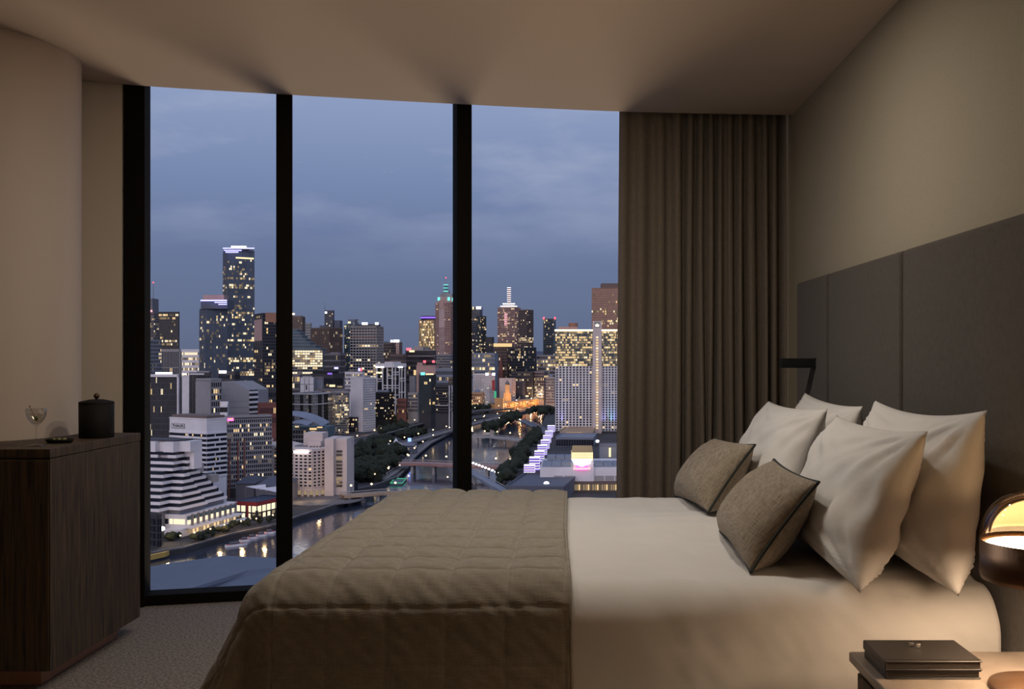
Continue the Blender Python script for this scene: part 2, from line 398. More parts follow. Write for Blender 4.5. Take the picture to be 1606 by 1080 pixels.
# white duvet under and beyond the coverlet
a = np.linspace(-0.40, 1.215, 150)[None, :]; b = np.linspace(BY0-0.42, BY1+0.40, 190)[:, None]
A, B = np.broadcast_arrays(a, b); A = A.copy(); B = B.copy()
x, y, z, ov = drape(A, B, -9, BY0+0.14, BY1-0.14, BTOP-0.008, 0.15, 0.05, foot=False)
Pm = np.stack([x, y, z], -1); nn = normals(Pm)
if nn[95, 75, 2] < 0: nn = -nn
w1 = fnoise(A, B, (2.0, 2.6), 1.3); w2 = fnoise(A+0.25*B, B, (3.0, 9.0), 5.0); w3 = fnoise(A, B-0.4*A, (11.0, 4.0), 8.2)
cmp_ = 0.016*np.clip(w1, -1, 1)+0.010*w2*np.clip((A+0.1)/0.5, 0, 1)+0.006*w3+0.004*fnoise(A+0.6*B, B-0.3*A, (20.0, 6.0), 17.0)*np.clip((A-0.15)/0.4, 0, 1)
cmp_ = cmp_*(0.2+0.8*np.clip((A+0.02)/0.3, 0, 1))-0.004*(A < 0)
# the duvet is pressed flat under the pillows and sits puffy along the near edge
Pm += nn*cmp_[..., None]
duv = link('duvet', grid_mesh('duvet', Pm, M['sheet']))
sd = duv.modifiers.new('thick', 'SOLIDIFY'); sd.thickness = 0.006; sd.offset = -1
tag(duv, 'plain white cotton duvet spread smooth over the bed', 'duvet')

# quilted coverlet across the foot of the bed
QS = 0.162
na, nb = 230, 470
a = np.linspace(BX0-0.47, -0.012, na)[None, :]; b = np.linspace(BY0-0.50, BY1+0.40, nb)[:, None]
A, B = np.broadcast_arrays(a, b); A = A.copy(); B = B.copy()
A = A+0.016*np.clip((3.3-B)/0.8, -0.4, 1)*(A-(BX0))/(0-BX0)       # the open edge runs slightly askew
x, y, z, ov = drape(A, B, BX0+0.13, BY0+0.14, BY1-0.14, BTOP+0.018, 0.155, 0.10, fflare=0.46)
x = x-0.035*np.clip((3.75-y)/0.95, -1, 1)*np.clip(-A/0.9, 0, 1)
# loose folds where the cloth falls off the corner
ex = np.maximum(0, BX0+0.13-A); en = np.maximum(0, BY0+0.14-B)
ang = np.arctan2(en, ex+1e-9); corner = np.clip(ov/0.30, 0, 1)*np.sin(2*ang)**2
rip = corner*(0.045*np.sin(ang*9.0+0.6)+0.02*np.sin(ang*17))
Pm = np.stack([x, y, z], -1); nn = normals(Pm)
if nn[nb//2, na-20, 2] < 0: nn = -nn
Aw = A+0.006*fnoise(A, B, (7, 7), 2.0); Bw = B+0.006*fnoise(A, B, (7, 7), 6.0)
pa = np.abs(np.sin(math.pi*(Aw+0.012)/QS)); pb = np.abs(np.sin(math.pi*(Bw-2.93)/QS))
puff = 0.011*(np.clip(pa*1.25, 0, 1)**0.5*np.clip(pb*1.25, 0, 1)**0.5)-0.006*(np.exp(-(pa/0.09)**2)+np.exp(-(pb/0.09)**2))
wr = 0.004*fnoise(A, B, (16, 7), 4.0)+0.006*fnoise(A, B, (3, 3), 9.0)+0.0035*fnoise(A+B, B-A, (24, 9), 14.0)
soft = 1-0.72*np.clip(np.maximum(ex, en)/0.12, 0, 1)
Pm += nn*((puff*soft+wr)+rip)[..., None]
cov = link('coverlet', grid_mesh('coverlet', Pm, M['coverlet']))
sd = cov.modifiers.new('thick', 'SOLIDIFY'); sd.thickness = 0.010; sd.offset = -1
tag(cov, 'taupe linen coverlet quilted in squares, draped over the foot of the bed', 'coverlet')
# stitched hem along the open edge
hem = [Vector(Pm[i, -1])+Vector(nn[i, -1])*-0.004+Vector((0.003, 0, 0)) for i in range(0, nb, 2)]
MB().tube(hem, 0.006, 6).build('hem', M['coverlet'], cov, smooth=True)

# ---- pillows and cushions
def pillow_shape(w, h, t, seed, n=56, ear=0.16, wr=1.0):
    """two puffed faces that meet in a seam; sides bow in and the corners stay out as ears"""
    g = np.linspace(-1, 1, n); U, Vv = np.meshgrid(g, g)
    X = U*w/2*(1-ear*(1-np.abs(Vv)**2.2)*np.abs(U)**3*0.6)
    Y = Vv*h/2*(1-ear*(1-np.abs(U)**2.2)*np.abs(Vv)**3*0.6)
    pu = np.clip(1-np.abs(U)**3.2, 0, 1)**0.62; pv = np.clip(1-np.abs(Vv)**2.5, 0, 1)**0.60
    T = t/2*(pu*pv)**0.92
    out = []
    for side in (1, -1):
        wrk = np.zeros_like(U)
        for cu in (-1, 1):
            for cv in (-1, 1):
                du, dv = U-cu, Vv-cv; r = np.hypot(du, dv)+1e-6; an = np.arctan2(dv*cv, du*cu)
                ph = seed*1.7+cu*2.1+cv*3.3+side
                fall = np.exp(-r*1.5)*np.clip(r*3, 0, 1)
                wrk += fall*(np.sin(an*15+ph+2.0*np.sin(r*3+ph))*0.55+np.sin(an*27+ph*2)*0.3)
        wrk += 0.5*fnoise(U*1.0, Vv*1.0, (1.6, 3.2), seed*3.1+side)
        out.append(np.stack([X, Y, side*(T+0.0105*wr*wrk*np.clip(pu*pv*2.2, 0, 1))], -1))
    return out
def pillow(name, w, h, t, mat, seed, base, lean, yaw=0, roll=0, label='', cat='pillow', group=None, ear=0.14, wr=2.0, piping=False, sag=0.0):
    top, bot = pillow_shape(w, h, t, seed, ear=ear, wr=wr)
    n = top.shape[0]
    idx = np.arange(n*n).reshape(n, n); bidx = idx+n*n
    for e in (idx[0], idx[-1], idx[:,0], idx[:,-1]): bidx.ravel()[e] = e     # share the seam
    Vt = np.concatenate([top.reshape(-1, 3), bot.reshape(-1, 3)])
    # belly sinks a little towards the lower edge
    Vt[:, 2] *= 1-0.22*np.clip(Vt[:, 1]/(h/2), -1, 1)
    if sag: Vt[:, 1] += sag*(np.cos(Vt[:, 0]/(w/2)*math.pi/2)-1)*np.clip(Vt[:, 1]/(h/2), 0, 1)*-1
    q1 = np.stack([idx[:-1,:-1], idx[:-1,1:], idx[1:,1:], idx[1:,:-1]], -1).reshape(-1, 4)
    q2 = np.stack([bidx[:-1,:-1], bidx[1:,:-1], bidx[1:,1:], bidx[:-1,1:]], -1).reshape(-1, 4)
    used = np.zeros(2*n*n, bool); used[q1] = True; used[q2] = True
    remap = np.cumsum(used)-1; Vt2 = Vt[used]; faces = remap[np.concatenate([q1, q2])]
    me = bpy.data.meshes.new(name); me.from_pydata(Vt2.tolist(), [], faces.tolist()); me.materials.append(mat)
    me.polygons.foreach_set('use_smooth', [True]*len(me.polygons)); me.update()
    o = bpy.data.objects.new(name, me); C.objects.link(o)
    s, c = math.sin(math.radians(lean)), math.cos(math.radians(lean))
    R = Matrix(((0, s, -c), (-1, 0, 0), (0, c, s)))          # columns: width, height, face normal
    R = Matrix.Rotation(math.radians(yaw), 3, 'Z') @ R @ Matrix.Rotation(math.radians(roll), 3, 'Z')
    up = R @ Vector((0, 1, 0))
    o.matrix_world = Matrix.Translation(Vector(base)+up*(h/2)) @ R.to_4x4()
    tag(o, label, cat, group)
    if piping:
        per = [tuple(Vt[i]) for i in list(idx[0, :-1])+list(idx[:-1, -1])+list(idx[-1, :0:-1])+list(idx[:0:-1, 0])]
        MB().tube(per, 0.0052, 6, closed=True).build('piping', M['piping'], o, smooth=True)
    return o
GP = 'white pillows against the headboard'
pillow('pillow', 0.96, 0.485, 0.20, M['pillowcase'], 1, (1.035, 4.31, 0.645), 12, 0, -1, 'white pillow farthest back, leaning on the headboard near the curtain', group=GP)
pillow('pillow', 0.99, 0.50, 0.215, M['pillowcase'], 2, (1.055, 3.175, 0.645), 9, 0, 1, 'white pillow leaning on the headboard beside the glowing lamp', group=GP, sag=0.012)
pillow('pillow', 0.96, 0.485, 0.21, M['pillowcase'], 3, (0.80, 4.29, 0.645), 22, 2, 1, 'white pillow behind the farther beige cushion, curtain behind it', group=GP)
pillow('pillow', 0.97, 0.485, 0.21, M['pillowcase'], 4, (0.805, 3.205, 0.645), 23, -1, 1, 'front white pillow directly behind the nearer beige cushion', group=GP)
GC = 'beige lumbar cushions on the bed'
pillow('cushion', 0.66, 0.34, 0.19, M['cushion'], 5, (0.535, 4.37, 0.650), 36, 4, 3, 'smaller-looking beige woven cushion with dark piping, farther from the lamp', 'cushion', GC, ear=0.13, wr=0.5, piping=True)
pillow('cushion', 0.74, 0.34, 0.19, M['cushion'], 6, (0.555, 3.345, 0.650), 37, -2, 1, 'beige woven lumbar cushion with dark piping in front of the white pillows', 'cushion', GC, ear=0.13, wr=0.5, piping=True)

# ---- nightstand with notebooks and lamp
NT = 0.53
ns = empty('nightstand', (0.98, 2.25, 0), label='low taupe stone-topped nightstand beside the bed', cat='nightstand')
MB().box(0.735, 1.232, 1.95, 2.60, NT-0.026, NT).build('top', M['stone'], ns, bevel=0.004)
MB().box(0.758, 1.230, 1.97, 2.585, 0.10, NT-0.027).build('body', M['wood'], ns, bevel=0.003)
MB().box(0.752, 0.757, 1.975, 2.58, 0.13, 0.30).build('drawer', M['wood'], ns, bevel=0.002)
MB().box(0.752, 0.757, 1.975, 2.58, 0.31, 0.48).build('drawer', M['wood'], ns, bevel=0.002)
MB().box(0.785, 1.220, 2.0, 2.56, 0.0, 0.10).build('plinth', M['black_matte'], ns)
local(ns)
def notebook(z, x0, x1, y0, y1, h, label):
    r = empty('notebook', ((x0+x1)/2, (y0+y1)/2, z), label=label, cat='notebook', group='black notebooks on the nightstand')
    MB().box(x0, x1, y0, y1, z, z+0.0035).build('cover', M['leather'], r, bevel=0.0015)
    cv = MB().box(x0, x1, y0, y1, z+h-0.0035, z+h).build('cover', M['leather'], r, bevel=0.0015)
    MB().box(x0+0.004, x1-0.004, y0+0.004, y1-0.005, z+0.0034, z+h-0.0034).build('page_block', M['pages'], r)
    MB().box(x0-0.0005, x0+0.004, y0, y1, z+0.001, z+h-0.001).build('spine', M['leather'], r, bevel=0.0015)
    MB().box(x0, x1, y0+0.012, y0+0.0135, z+h-0.001, z+h+0.0006).build('elastic_band', M['black_matte'], cv)
    return local(r)
notebook(NT, 0.760, 0.990, 2.375, 2.545, 0.021, 'lower black notebook of the stack on the nightstand')
notebook(NT+0.0215, 0.758, 0.992, 2.372, 2.550, 0.023, 'upper black leather notebook of the stack, with a metal trinket on it')
# small metal cufflink pair lying on the notebook
zc = NT+0.0455
ck = empty('cufflink', (0.868, 2.488, zc), label='small polished square metal cufflink on the upper black notebook', cat='cufflink')
mb = MB()
for (px_, py_) in ((0.860, 2.492), (0.874, 2.482)):
    MB().box(px_-0.006, px_+0.006, py_-0.006, py_+0.006, zc+0.006, zc+0.010).build('face', M['steel'], ck, bevel=0.001)
    MB().tube([(px_, py_, zc), (px_, py_, zc+0.007)], 0.002, 8).build('post', M['steel'], ck)
    MB().tube([(px_-0.007, py_, zc+0.0018), (px_+0.007, py_, zc+0.0018)], 0.0018, 8).build('toggle', M['steel'], ck)
local(ck)

# ---- dome table lamp
LX, LY = 1.092, 2.30
lamp = empty('table_lamp', (LX, LY, NT), label='bronze table lamp with an amber glass dome glowing on the nightstand', cat='lamp')
zr0, zr1 = 0.785, 0.877          # metal ring
RD = 0.128
MB().lathe([(0.0, 0.0), (0.106, 0.0), (0.110, 0.004), (0.108, 0.010), (0.03, 0.013), (0.0, 0.013)], 64, (LX, LY, NT)).build('base', M['bronze'], lamp, smooth=True, auto=1)
MB().tube([(LX, LY, NT+0.012), (LX, LY, zr0+0.03)], 0.011, 20).build('stem', M['bronze'], lamp, smooth=True)
ring = MB().lathe([(RD-0.006, zr0+0.004), (RD-0.006, zr1-0.012), (RD, zr1), (RD, zr0+0.012), (RD-0.004, zr0), (RD-0.012, zr0), (RD-0.012, zr0+0.004), (RD-0.006, zr0+0.004)], 72, (LX, LY, 0)).build('ring', M['bronze'], lamp, smooth=True)
MB().lathe([(0.0, zr1-0.010), (RD-0.014, zr1-0.010), (RD-0.014, zr1-0.014), (0.0, zr1-0.014)], 64, (LX, LY, 0)).build('diffuser', M['lamp_white'], ring)
MB().lathe([(0.012, zr0+0.006), (RD-0.016, zr0+0.006), (RD-0.016, zr0+0.010), (0.012, zr0+0.010)], 64, (LX, LY, 0)).build('lower_diffuser', M['lamp_under'], ring)
dome = []
for i in range(25):
    t = i/24*math.pi/2; dome.append(((RD-0.001)*math.cos(t)**0.86, zr1+0.118*math.sin(t)**0.94))
MB().lathe(dome, 72, (LX, LY, 0)).build('glass_dome', M['amber_glass'], lamp, smooth=True)
refl = []
for i in range(21):
    t = 0.06+i/20*(math.pi/2-0.06); refl.append(((RD-0.020)*math.cos(t)**0.9, zr1+0.012+0.086*math.sin(t)))
o = MB().lathe(refl, 40, (LX, LY, 0), 0, math.radians(8), math.radians(172)).build('reflector', M['cream'], lamp, smooth=True)
sd = o.modifiers.new('thick', 'SOLIDIFY'); sd.thickness = 0.003
local(lamp)

# ---- cabinet that wraps the round column
def cab_poly(inset):
    x1, y0, y1 = -2.024-inset, 3.852+inset, 4.665-inset
    pts = [(-3.3, y0), (x1, y0), (x1, y1)]
    cx, cy, r = -2.80, 4.545, 0.512+inset
    # back edge meets the column, then follows it round
    a0 = math.asin(max(-1, min(1, (y1-cy)/r)))
    pts += [(cx+r*math.cos(t), cy+r*math.sin(t)) for t in np.linspace(a0, -math.radians(150), 40)]
    pts += [(-3.3, cy+r*math.sin(-math.radians(150)))]
    return pts
CT = 0.942
cb = empty('cabinet', (-2.4, 4.1, 0), label='dark stained oak cabinet built around the round column', cat='cabinet')
MB().prism(cab_poly(0.075), 0.0, 0.075).build('plinth', M['plinth'], cb, fixn=True)
MB().prism(cab_poly(0.006), 0.076, CT-0.040).build('body', M['wood'], cb, fixn=True)
MB().prism(cab_poly(0.0), CT-0.036, CT).build('top', M['wood'], cb, fixn=True, bevel=0.002, seg=1)
MB().box(-2.029, -2.024, 3.854, 4.660, 0.076, CT-0.039).build('side_panel', M['wood'], cb, bevel=0.0015, seg=1)
MB().box(-3.29, -2.030, 3.850, 3.857, 0.076, CT-0.042).build('front_panel', M['wood'], cb, bevel=0.0015, seg=1)
local(cb)

# ---- lidded black canister
kx, ky = -2.105, 4.40
cn = empty('canister', (kx, ky, CT), label='round matte black lidded canister on the cabinet', cat='canister')
MB().lathe([(0.0, 0.0), (0.070, 0.0), (0.0725, 0.003), (0.0725, 0.152), (0.069, 0.152), (0.0, 0.150)], 56, (kx, ky, CT)).build('body', M['black_matte'], cn, smooth=True)
lid = MB().lathe([(0.0735, 0.1525), (0.0735, 0.156), (0.070, 0.160), (0.03, 0.169), (0.0, 0.171)], 56, (kx, ky, CT)).build('lid', M['black_matte'], cn, smooth=True)
MB().lathe([(0.004, 0.168), (0.005, 0.174)] + [(0.0125*math.sin(t), 0.1845-0.0125*math.cos(t)) for t in np.linspace(0.45, math.pi, 12)], 24, (kx, ky, CT)).build('knob', M['bronze'], lid, smooth=True)
local(cn)
# ---- martini glass with olive on a pick
gx, gy = -2.150, 3.985
gl = empty('cocktail_glass', (gx, gy, CT), label='stemmed cocktail glass with a clear drink on the cabinet', cat='glass')
outer = [(0.0, 0.0), (0.036, 0.0), (0.036, 0.0015), (0.012, 0.005), (0.0042, 0.012), (0.0035, 0.03), (0.0035, 0.070), (0.006, 0.081), (0.018, 0.092), (0.030, 0.107), (0.0365, 0.122), (0.0385, 0.138), (0.0385, 0.152)]
MB().lathe(outer+[(0.0375, 0.152), (0.0372, 0.138), (0.0350, 0.122), (0.0285, 0.108), (0.017, 0.094), (0.0, 0.086)], 48, (gx, gy, CT)).build('bowl', M['drink_glass'], gl, smooth=True)
MB().lathe([(0.0, 0.0875), (0.0165, 0.095), (0.0278, 0.109), (0.0343, 0.123), (0.0360, 0.130), (0.0, 0.130)], 40, (gx, gy, CT)).build('drink', M['liquid'], gl, smooth=True)
local(gl)
ol = empty('cocktail_pick', (gx, gy, CT+0.10), label='green olive on a thin metal pick standing in the cocktail glass', cat='garnish')
pk0, pk1 = Vector((gx+0.010, gy-0.008, CT+0.098)), Vector((gx-0.024, gy-0.004, CT+0.160))
pick = MB().tube([pk0, pk1], 0.0011, 8).build('pick', M['bronze'], ol, smooth=True)
MB().lathe([(0.0032*math.sin(t), -0.0032*math.cos(t)) for t in np.linspace(0, math.pi, 9)], 12, tuple(pk1)).build('pick_head', M['bronze'], pick, smooth=True)
MB().lathe([(0.0085*math.sin(t), -0.0095*math.cos(t)) for t in np.linspace(0, math.pi, 15)], 20, (gx+0.004, gy-0.007, CT+0.1115)).build('olive', M['olive'], ol, smooth=True)
local(ol)
# ---- small dish of olives
dx, dy = -2.130, 4.13
ds = MB().lathe([(0.0, 0.0), (0.046, 0.0), (0.056, 0.010), (0.057, 0.016), (0.0545, 0.016), (0.052, 0.011), (0.044, 0.005), (0.0, 0.004)], 48, (0, 0, 0)).build('dish', M['black_matte'], smooth=True)
ds.location = (dx, dy, CT); ds.scale = (1, 0.75, 1)
tag(ds, 'shallow black dish holding olives on the cabinet', 'dish')
om = MB().lathe([(0.0085*math.sin(t), -0.0100*math.cos(t)) for t in np.linspace(0, math.pi, 13)], 18).mesh('olive', M['olive'], True)
for i, (ox, oy, oz, rx, ry) in enumerate(((-0.020, -0.008, 0.0130, 1.4, 0.3), (0.000, -0.014, 0.0132, 1.5, 1.2), (0.020, -0.006, 0.0130, 1.3, 2.2), (-0.006, 0.010, 0.0132, 1.5, 0.8), (0.014, 0.012, 0.0130, 1.4, 2.8))):
    o = bpy.data.objects.new('olive', om); C.objects.link(o); o.location = (dx+ox, dy+oy, CT+oz); o.rotation_euler = (rx, 0, ry)
    tag(o, 'small green olive in the black dish, %s' % ('front, toward the cocktail glass', 'front middle', 'front, toward the canister', 'back, toward the cocktail glass', 'back, toward the canister')[i], 'olive', 'olives in the dish')
# ================================================================ THE CITY BELOW
HG = 110.0; GZ = EYE-HG                          # eye height above street level
def gp(u, v): Y = HG*F/(v-CY); return Vector(((u-CX)*Y/F, Y, GZ))
def pxX(u, Y): return (u-CX)*Y/F
def pz(v, Y): return EYE-(v-CY)*Y/F
def gY(v): return HG*F/(v-CY)

K = {}
def cm(name, col, rough=0.7, var=0.10, vs=0.05, **k): K[name] = pmat('city_'+name, col, rough, var=var, vscale=vs, **k)
cm('white', (0.76, 0.73, 0.76)); cm('cream', (0.68, 0.57, 0.53)); cm('grey', (0.30, 0.29, 0.31)); cm('midgrey', (0.19, 0.18, 0.20))
cm('dark', (0.055, 0.052, 0.060)); cm('brown', (0.16, 0.115, 0.10)); cm('pink', (0.47, 0.30, 0.27)); cm('copper', (0.34, 0.17, 0.11))
cm('brick', (0.20, 0.075, 0.06)); cm('red', (0.34, 0.035, 0.035)); cm('navy', (0.05, 0.07, 0.13)); cm('sandstone', (0.42, 0.30, 0.20)); cm('slate', (0.10, 0.11, 0.15))
cm('roof', (0.16, 0.155, 0.17)); cm('bluegrey', (0.22, 0.25, 0.32)); cm('concrete', (0.36, 0.34, 0.34)); cm('station', (0.62, 0.36, 0.16)); cm('teal', (0.09, 0.14, 0.17))
cm('black', (0.012, 0.012, 0.014)); cm('gold', (0.50, 0.33, 0.14)); cm('yellow', (0.50, 0.33, 0.08))
def gm(name, col, rough=0.18, spec=0.5): K[name] = pmat('city_'+name, col, rough, var=0.25, vscale=0.08, spec=spec)
gm('glass', (0.014, 0.017, 0.026)); gm('blueglass', (0.105, 0.13, 0.17), 0.12, 0.9); gm('warmglass', (0.05, 0.035, 0.03), 0.15); gm('copperglass', (0.26, 0.125, 0.085), 0.2, 0.8)
gm('greenglass', (0.03, 0.05, 0.055), 0.12, 0.7)
L1 = emit('lit_warm', (1.0, 0.68, 0.32), 1.0); L2 = emit('lit_pale', (1.0, 0.82, 0.54), 1.25); L3 = emit('lit_dim', (1.0, 0.72, 0.42), 0.32)
L4 = emit('lit_faint', (0.95, 0.75, 0.55), 0.13)
LIT = [L1, L2, L3, L4]
E = {'white': emit('light_white', (1.0, 0.95, 0.92), 4.5), 'violet': emit('light_violet', (0.42, 0.40, 1.0), 2.6), 'warm': emit('light_warm', (1.0, 0.72, 0.36), 5.0),
     'red': emit('light_red', (1.0, 0.10, 0.14), 2.6), 'teal': emit('light_teal', (0.20, 0.85, 0.78), 1.4), 'blue': emit('light_blue', (0.18, 0.30, 1.0), 3.0),
     'pink': emit('light_pink', (1.0, 0.45, 0.50), 1.6), 'purple': emit('light_purple', (0.33, 0.16, 0.95), 1.2), 'green': emit('light_green', (0.15, 0.9, 0.45), 0.5), 'bar': emit('light_bar', (0.92, 0.9, 1.0), 1.5),
     'glow': emit('light_glow', (1.0, 0.74, 0.38), 1.7), 'orange': emit('light_orange', (1.0, 0.42, 0.12), 2.0), 'magenta': emit('light_magenta', (1.0, 0.16, 0.55), 1.8)}

def facade(pane, frame, P0, d, n, L, z0, z1, cols, rows, pier=0.3, band=0.4, depth=0.5, lit=0.2, rnd=random, rowlit=None, weights=(3, 3, 4, 4), zlow=None):
    """panes set behind piers and floor bands, on a wall L long with outward normal n"""
    P0 = Vector((P0[0], P0[1], 0)); cw = L/cols; rh = (z1-z0)/rows
    j0 = 0 if zlow is None else max(0, int((zlow-z0)/rh))
    pool = [i+1 for i, w in enumerate(weights) for _ in range(w)]
    for j in range(j0, rows):
        p = (rowlit(j, rows) if rowlit else lit)*rnd.choice((.25, .4, .6, .8, 1.5)) if (rowlit(j, rows) if rowlit else lit) < .6 else (rowlit(j, rows) if rowlit else lit)
        run = 0
        for i in range(cols):
            a = P0+d*((i+pier/2)*cw)+n*0.06; b = P0+d*((i+1-pier/2)*cw)+n*0.06
            za, zb = z0+(j+band/2)*rh, z0+(j+1-band/2)*rh
            if run > 0: run -= 1
            else: mi = rnd.choice(pool) if rnd.random() < p*1.25 else 0; run = rnd.choice((0, 0, 0, 1))
            pane.add([(a.x, a.y, za), (b.x, b.y, za), (b.x, b.y, zb), (a.x, a.y, zb)], [(0, 1, 2, 3)], mi)
    zb0 = z0+j0*rh
    def strip(s0, s1, za, zb, dep):
        o = P0+d*s0; frame.obox((o.x, o.y, za), tuple(d*(s1-s0)), tuple(n*dep), (0, 0, zb-za))
    if pier > 0:
        for i in range(cols+1):
            s0, s1 = max(0, (i-pier/2)*cw), min(L, (i+pier/2)*cw); strip(s0, s1, zb0, z1, depth)
    if band > 0:
        for j in range(j0, rows+1):
            za, zb = max(zb0, z0+(j-band/2)*rh), min(z1, z0+(j+band/2)*rh); strip(0, L, za, zb, depth*0.8)

seedn = [0]
def tower(name, label, u0, uc, u1, vt, Y, th=20, wall='grey', glass='glass', a=(8, 20, .3, .4), b=None, lit=0.18, rowlit=None, zb=None, vlow=None, depth=28, parapet=1.2,
          plant=None, body=None, weights=(3, 3, 4, 4), cat='building', ztop=None, fdepth=0.5, fine=True):
    """a building seen on one or two faces: near vertical corner at uc, faces running back to u0 and u1.
       a, b: (columns, rows, pier, band) of the two faces, or None for a blank face"""
    seedn[0] += 1; rnd = random.Random(seedn[0]*7+3)
    k0_ = (u0-CX)/F
    while uc-u0 > 0.5 and math.cos(math.radians(th))+k0_*math.sin(math.radians(th)) < 0.22: th -= 1
    t = math.radians(th); ea = Vector((-math.cos(t), math.sin(t), 0)); eb = Vector((math.sin(t), math.cos(t), 0))
    Pc = Vector((pxX(uc, Y), Y, 0)); k0, k1 = (u0-CX)/F, (u1-CX)/F
    La = (Pc.x-k0*Y)/(math.cos(t)+k0*math.sin(t)) if uc-u0 > 0.5 else depth
    den = math.sin(t)-k1*math.cos(t)
    Lb = (k1*Y-Pc.x)/den if (u1-uc > 0.5 and abs(den) > 1e-3) else depth
    if Lb < 0 or Lb > 260: Lb = depth
    z1 = pz(vt, Y) if ztop is None else ztop; z0 = GZ if zb is None else zb
    root = empty(name, (Pc.x, Pc.y, z0), label=label, cat=cat)
    g = Vector((0, 0, 0))
    A = Pc+ea*La; B = Pc+eb*Lb; D = A+eb*Lb
    bm = body or wall
    MB().prism([(Pc.x, Pc.y), (B.x, B.y), (D.x, D.y), (A.x, A.y)], z0, z1).build('body', K[bm], root)
    pane, frame = MB(), MB(); zl = pz(vlow, Y) if vlow else None
    if Y > 1000 and fine:
        rl0, n0 = rowlit, None
        def up(q): return None if q is None else (max(1, int(q[0]*1.5)), max(1, int(q[1]*1.35)), q[2], q[3])
        r0 = (a or b or (1, 1))[1]; a, b = up(a), up(b)
        if rl0: rowlit = lambda j, n: rl0(min(r0-1, int(j/1.35)), r0)
    na = Vector((-math.sin(t), -math.cos(t), 0)); nb = Vector((math.cos(t), -math.sin(t), 0))
    if a and uc-u0 > 0.5: facade(pane, frame, A, -ea, na, La, z0, z1-parapet, *a, depth=fdepth, lit=lit, rnd=rnd, rowlit=rowlit, weights=weights, zlow=zl)
    if b and u1-uc > 0.5: facade(pane, frame, Pc, eb, nb, Lb, z0, z1-parapet, *b, depth=fdepth, lit=lit, rnd=rnd, rowlit=rowlit, weights=weights, zlow=zl)
    if pane.v: stuff(pane.build('window_grid', [K[glass]]+LIT, root))
    if frame.v: stuff(frame.build('facade_frame', K[wall], root))
    # parapet rim
    rim = MB(); h = parapet*0.8+0.4
    for o, d, L in ((A, -ea, La), (Pc, eb, Lb), (B, ea, La), (D, -eb, Lb)):
        nrm = Vector((d.y, -d.x, 0)); oo = o-nrm*0.6
        rim.obox((oo.x, oo.y, z1-0.1), tuple(d*L), tuple(nrm*0.9), (0, 0, h))
    rim.build('parapet', K[wall], root)
    if plant:
        for (fa, fb, wa, wb, ph, pm) in plant:
            o = Pc+ea*(La*fa)+eb*(Lb*fb)
            MB().obox((o.x, o.y, z1), tuple(ea*(La*wa)), tuple(eb*(Lb*wb)), (0, 0, ph)).build('plant_room', K[pm], root)
    local(root)
    root['_'] = 0; del root['_']
    return dict(root=root, Pc=Pc, ea=ea, eb=eb, na=na, nb=nb, La=La, Lb=Lb, z0=z0, z1=z1, A=A, B=B)
def part(t, mb, name, mat, **k):
    o = mb.build(name, mat, t['root'], **k); o.matrix_parent_inverse = Matrix.Translation(-Vector(t['root'].location)); return o
def sub(o, parent):
    o.parent = parent; o.matrix_parent_inverse = Matrix.Identity(4); return o
def on(t, face, s, z, out=0.0):
    """a point on a tower's face: s in 0..1 from its left end, z absolute"""
    p = (t['A']-t['ea']*(t['La']*s)+t['na']*out) if face == 'a' else (t['Pc']+t['eb']*(t['Lb']*s)+t['nb']*out)
    return Vector((p.x, p.y, z))
def strip(t, face, s0, s1, z0, z1, name, mat, out=0.7, dep=0.5):
    p, q = on(t, face, s0, z0, out-dep), on(t, face, s1, z0, out-dep); n = t['na'] if face == 'a' else t['nb']
    return part(t, MB().obox(p, q-p, n*dep, (0, 0, z1-z0)), name, mat)
def mast(t, u, vbase, vtop, Y, r=0.6, mat=None, name='mast'):
    x = pxX(u, Y); return part(t, MB().tube([(x, Y, pz(vbase, Y)), (x, Y, pz(vtop, Y))], [r, r*0.4], 6), name, mat or K['midgrey'])
def rooflight(t, u0, u1, v0, v1, Y, mat, name='roof_light'):
    return part(t, MB().box(pxX(u0, Y), pxX(u1, Y), Y-1.5, Y, pz(v1, Y), pz(v0, Y)), name, mat)
def rows(*bright, base=0.1, hi=0.8):
    s = set(bright); return lambda j, n: hi if (n-1-j) in s else base

# ---- ground: water everywhere, land slabs on both banks
def slab(name, pts, z0, z1, mat):
    return struct(MB().prism([(p.x, p.y) for p in pts], z0, z1).build(name, mat, fixn=True))
mw, nt, b_ = newmat('river_water')
b_.inputs['Base Color'].default_value = (0.030, 0.040, 0.065, 1); b_.inputs['Roughness'].default_value = 0.12; b_.inputs['Specular IOR Level'].default_value = 0.9
t_ = nt.nodes.new('ShaderNodeTexCoord'); mp_ = nt.nodes.new('ShaderNodeMapping'); mp_.inputs['Scale'].default_value = (0.35, 0.12, 1)
n_ = nt.nodes.new('ShaderNodeTexNoise'); n_.inputs['Scale'].default_value = 1.0; n_.inputs['Detail'].default_value = 3
bp_ = nt.nodes.new('ShaderNodeBump'); bp_.inputs['Strength'].default_value = 0.30; bp_.inputs['Distance'].default_value = 0.5
nt.links.new(t_.outputs['Object'], mp_.inputs['Vector']); nt.links.new(mp_.outputs['Vector'], n_.inputs['Vector']); nt.links.new(n_.outputs['Fac'], bp_.inputs['Height']); nt.links.new(bp_.outputs['Normal'], b_.inputs['Normal'])
WZ = GZ-3.0
o = MB().quad((-9000, 150, WZ), (9000, 150, WZ), (9000, 16000, WZ), (-9000, 16000, WZ)).build('river_water', mw)
tag(o, 'dark river water reflecting the city lights', 'water', kind='stuff')
K['ground'] = pmat('city_ground', (0.045, 0.043, 0.048), 0.85, var=0.35, vscale=0.03)
K['paving'] = pmat('quay_paving', (0.15, 0.14, 0.15), 0.7, var=0.25, vscale=0.2)
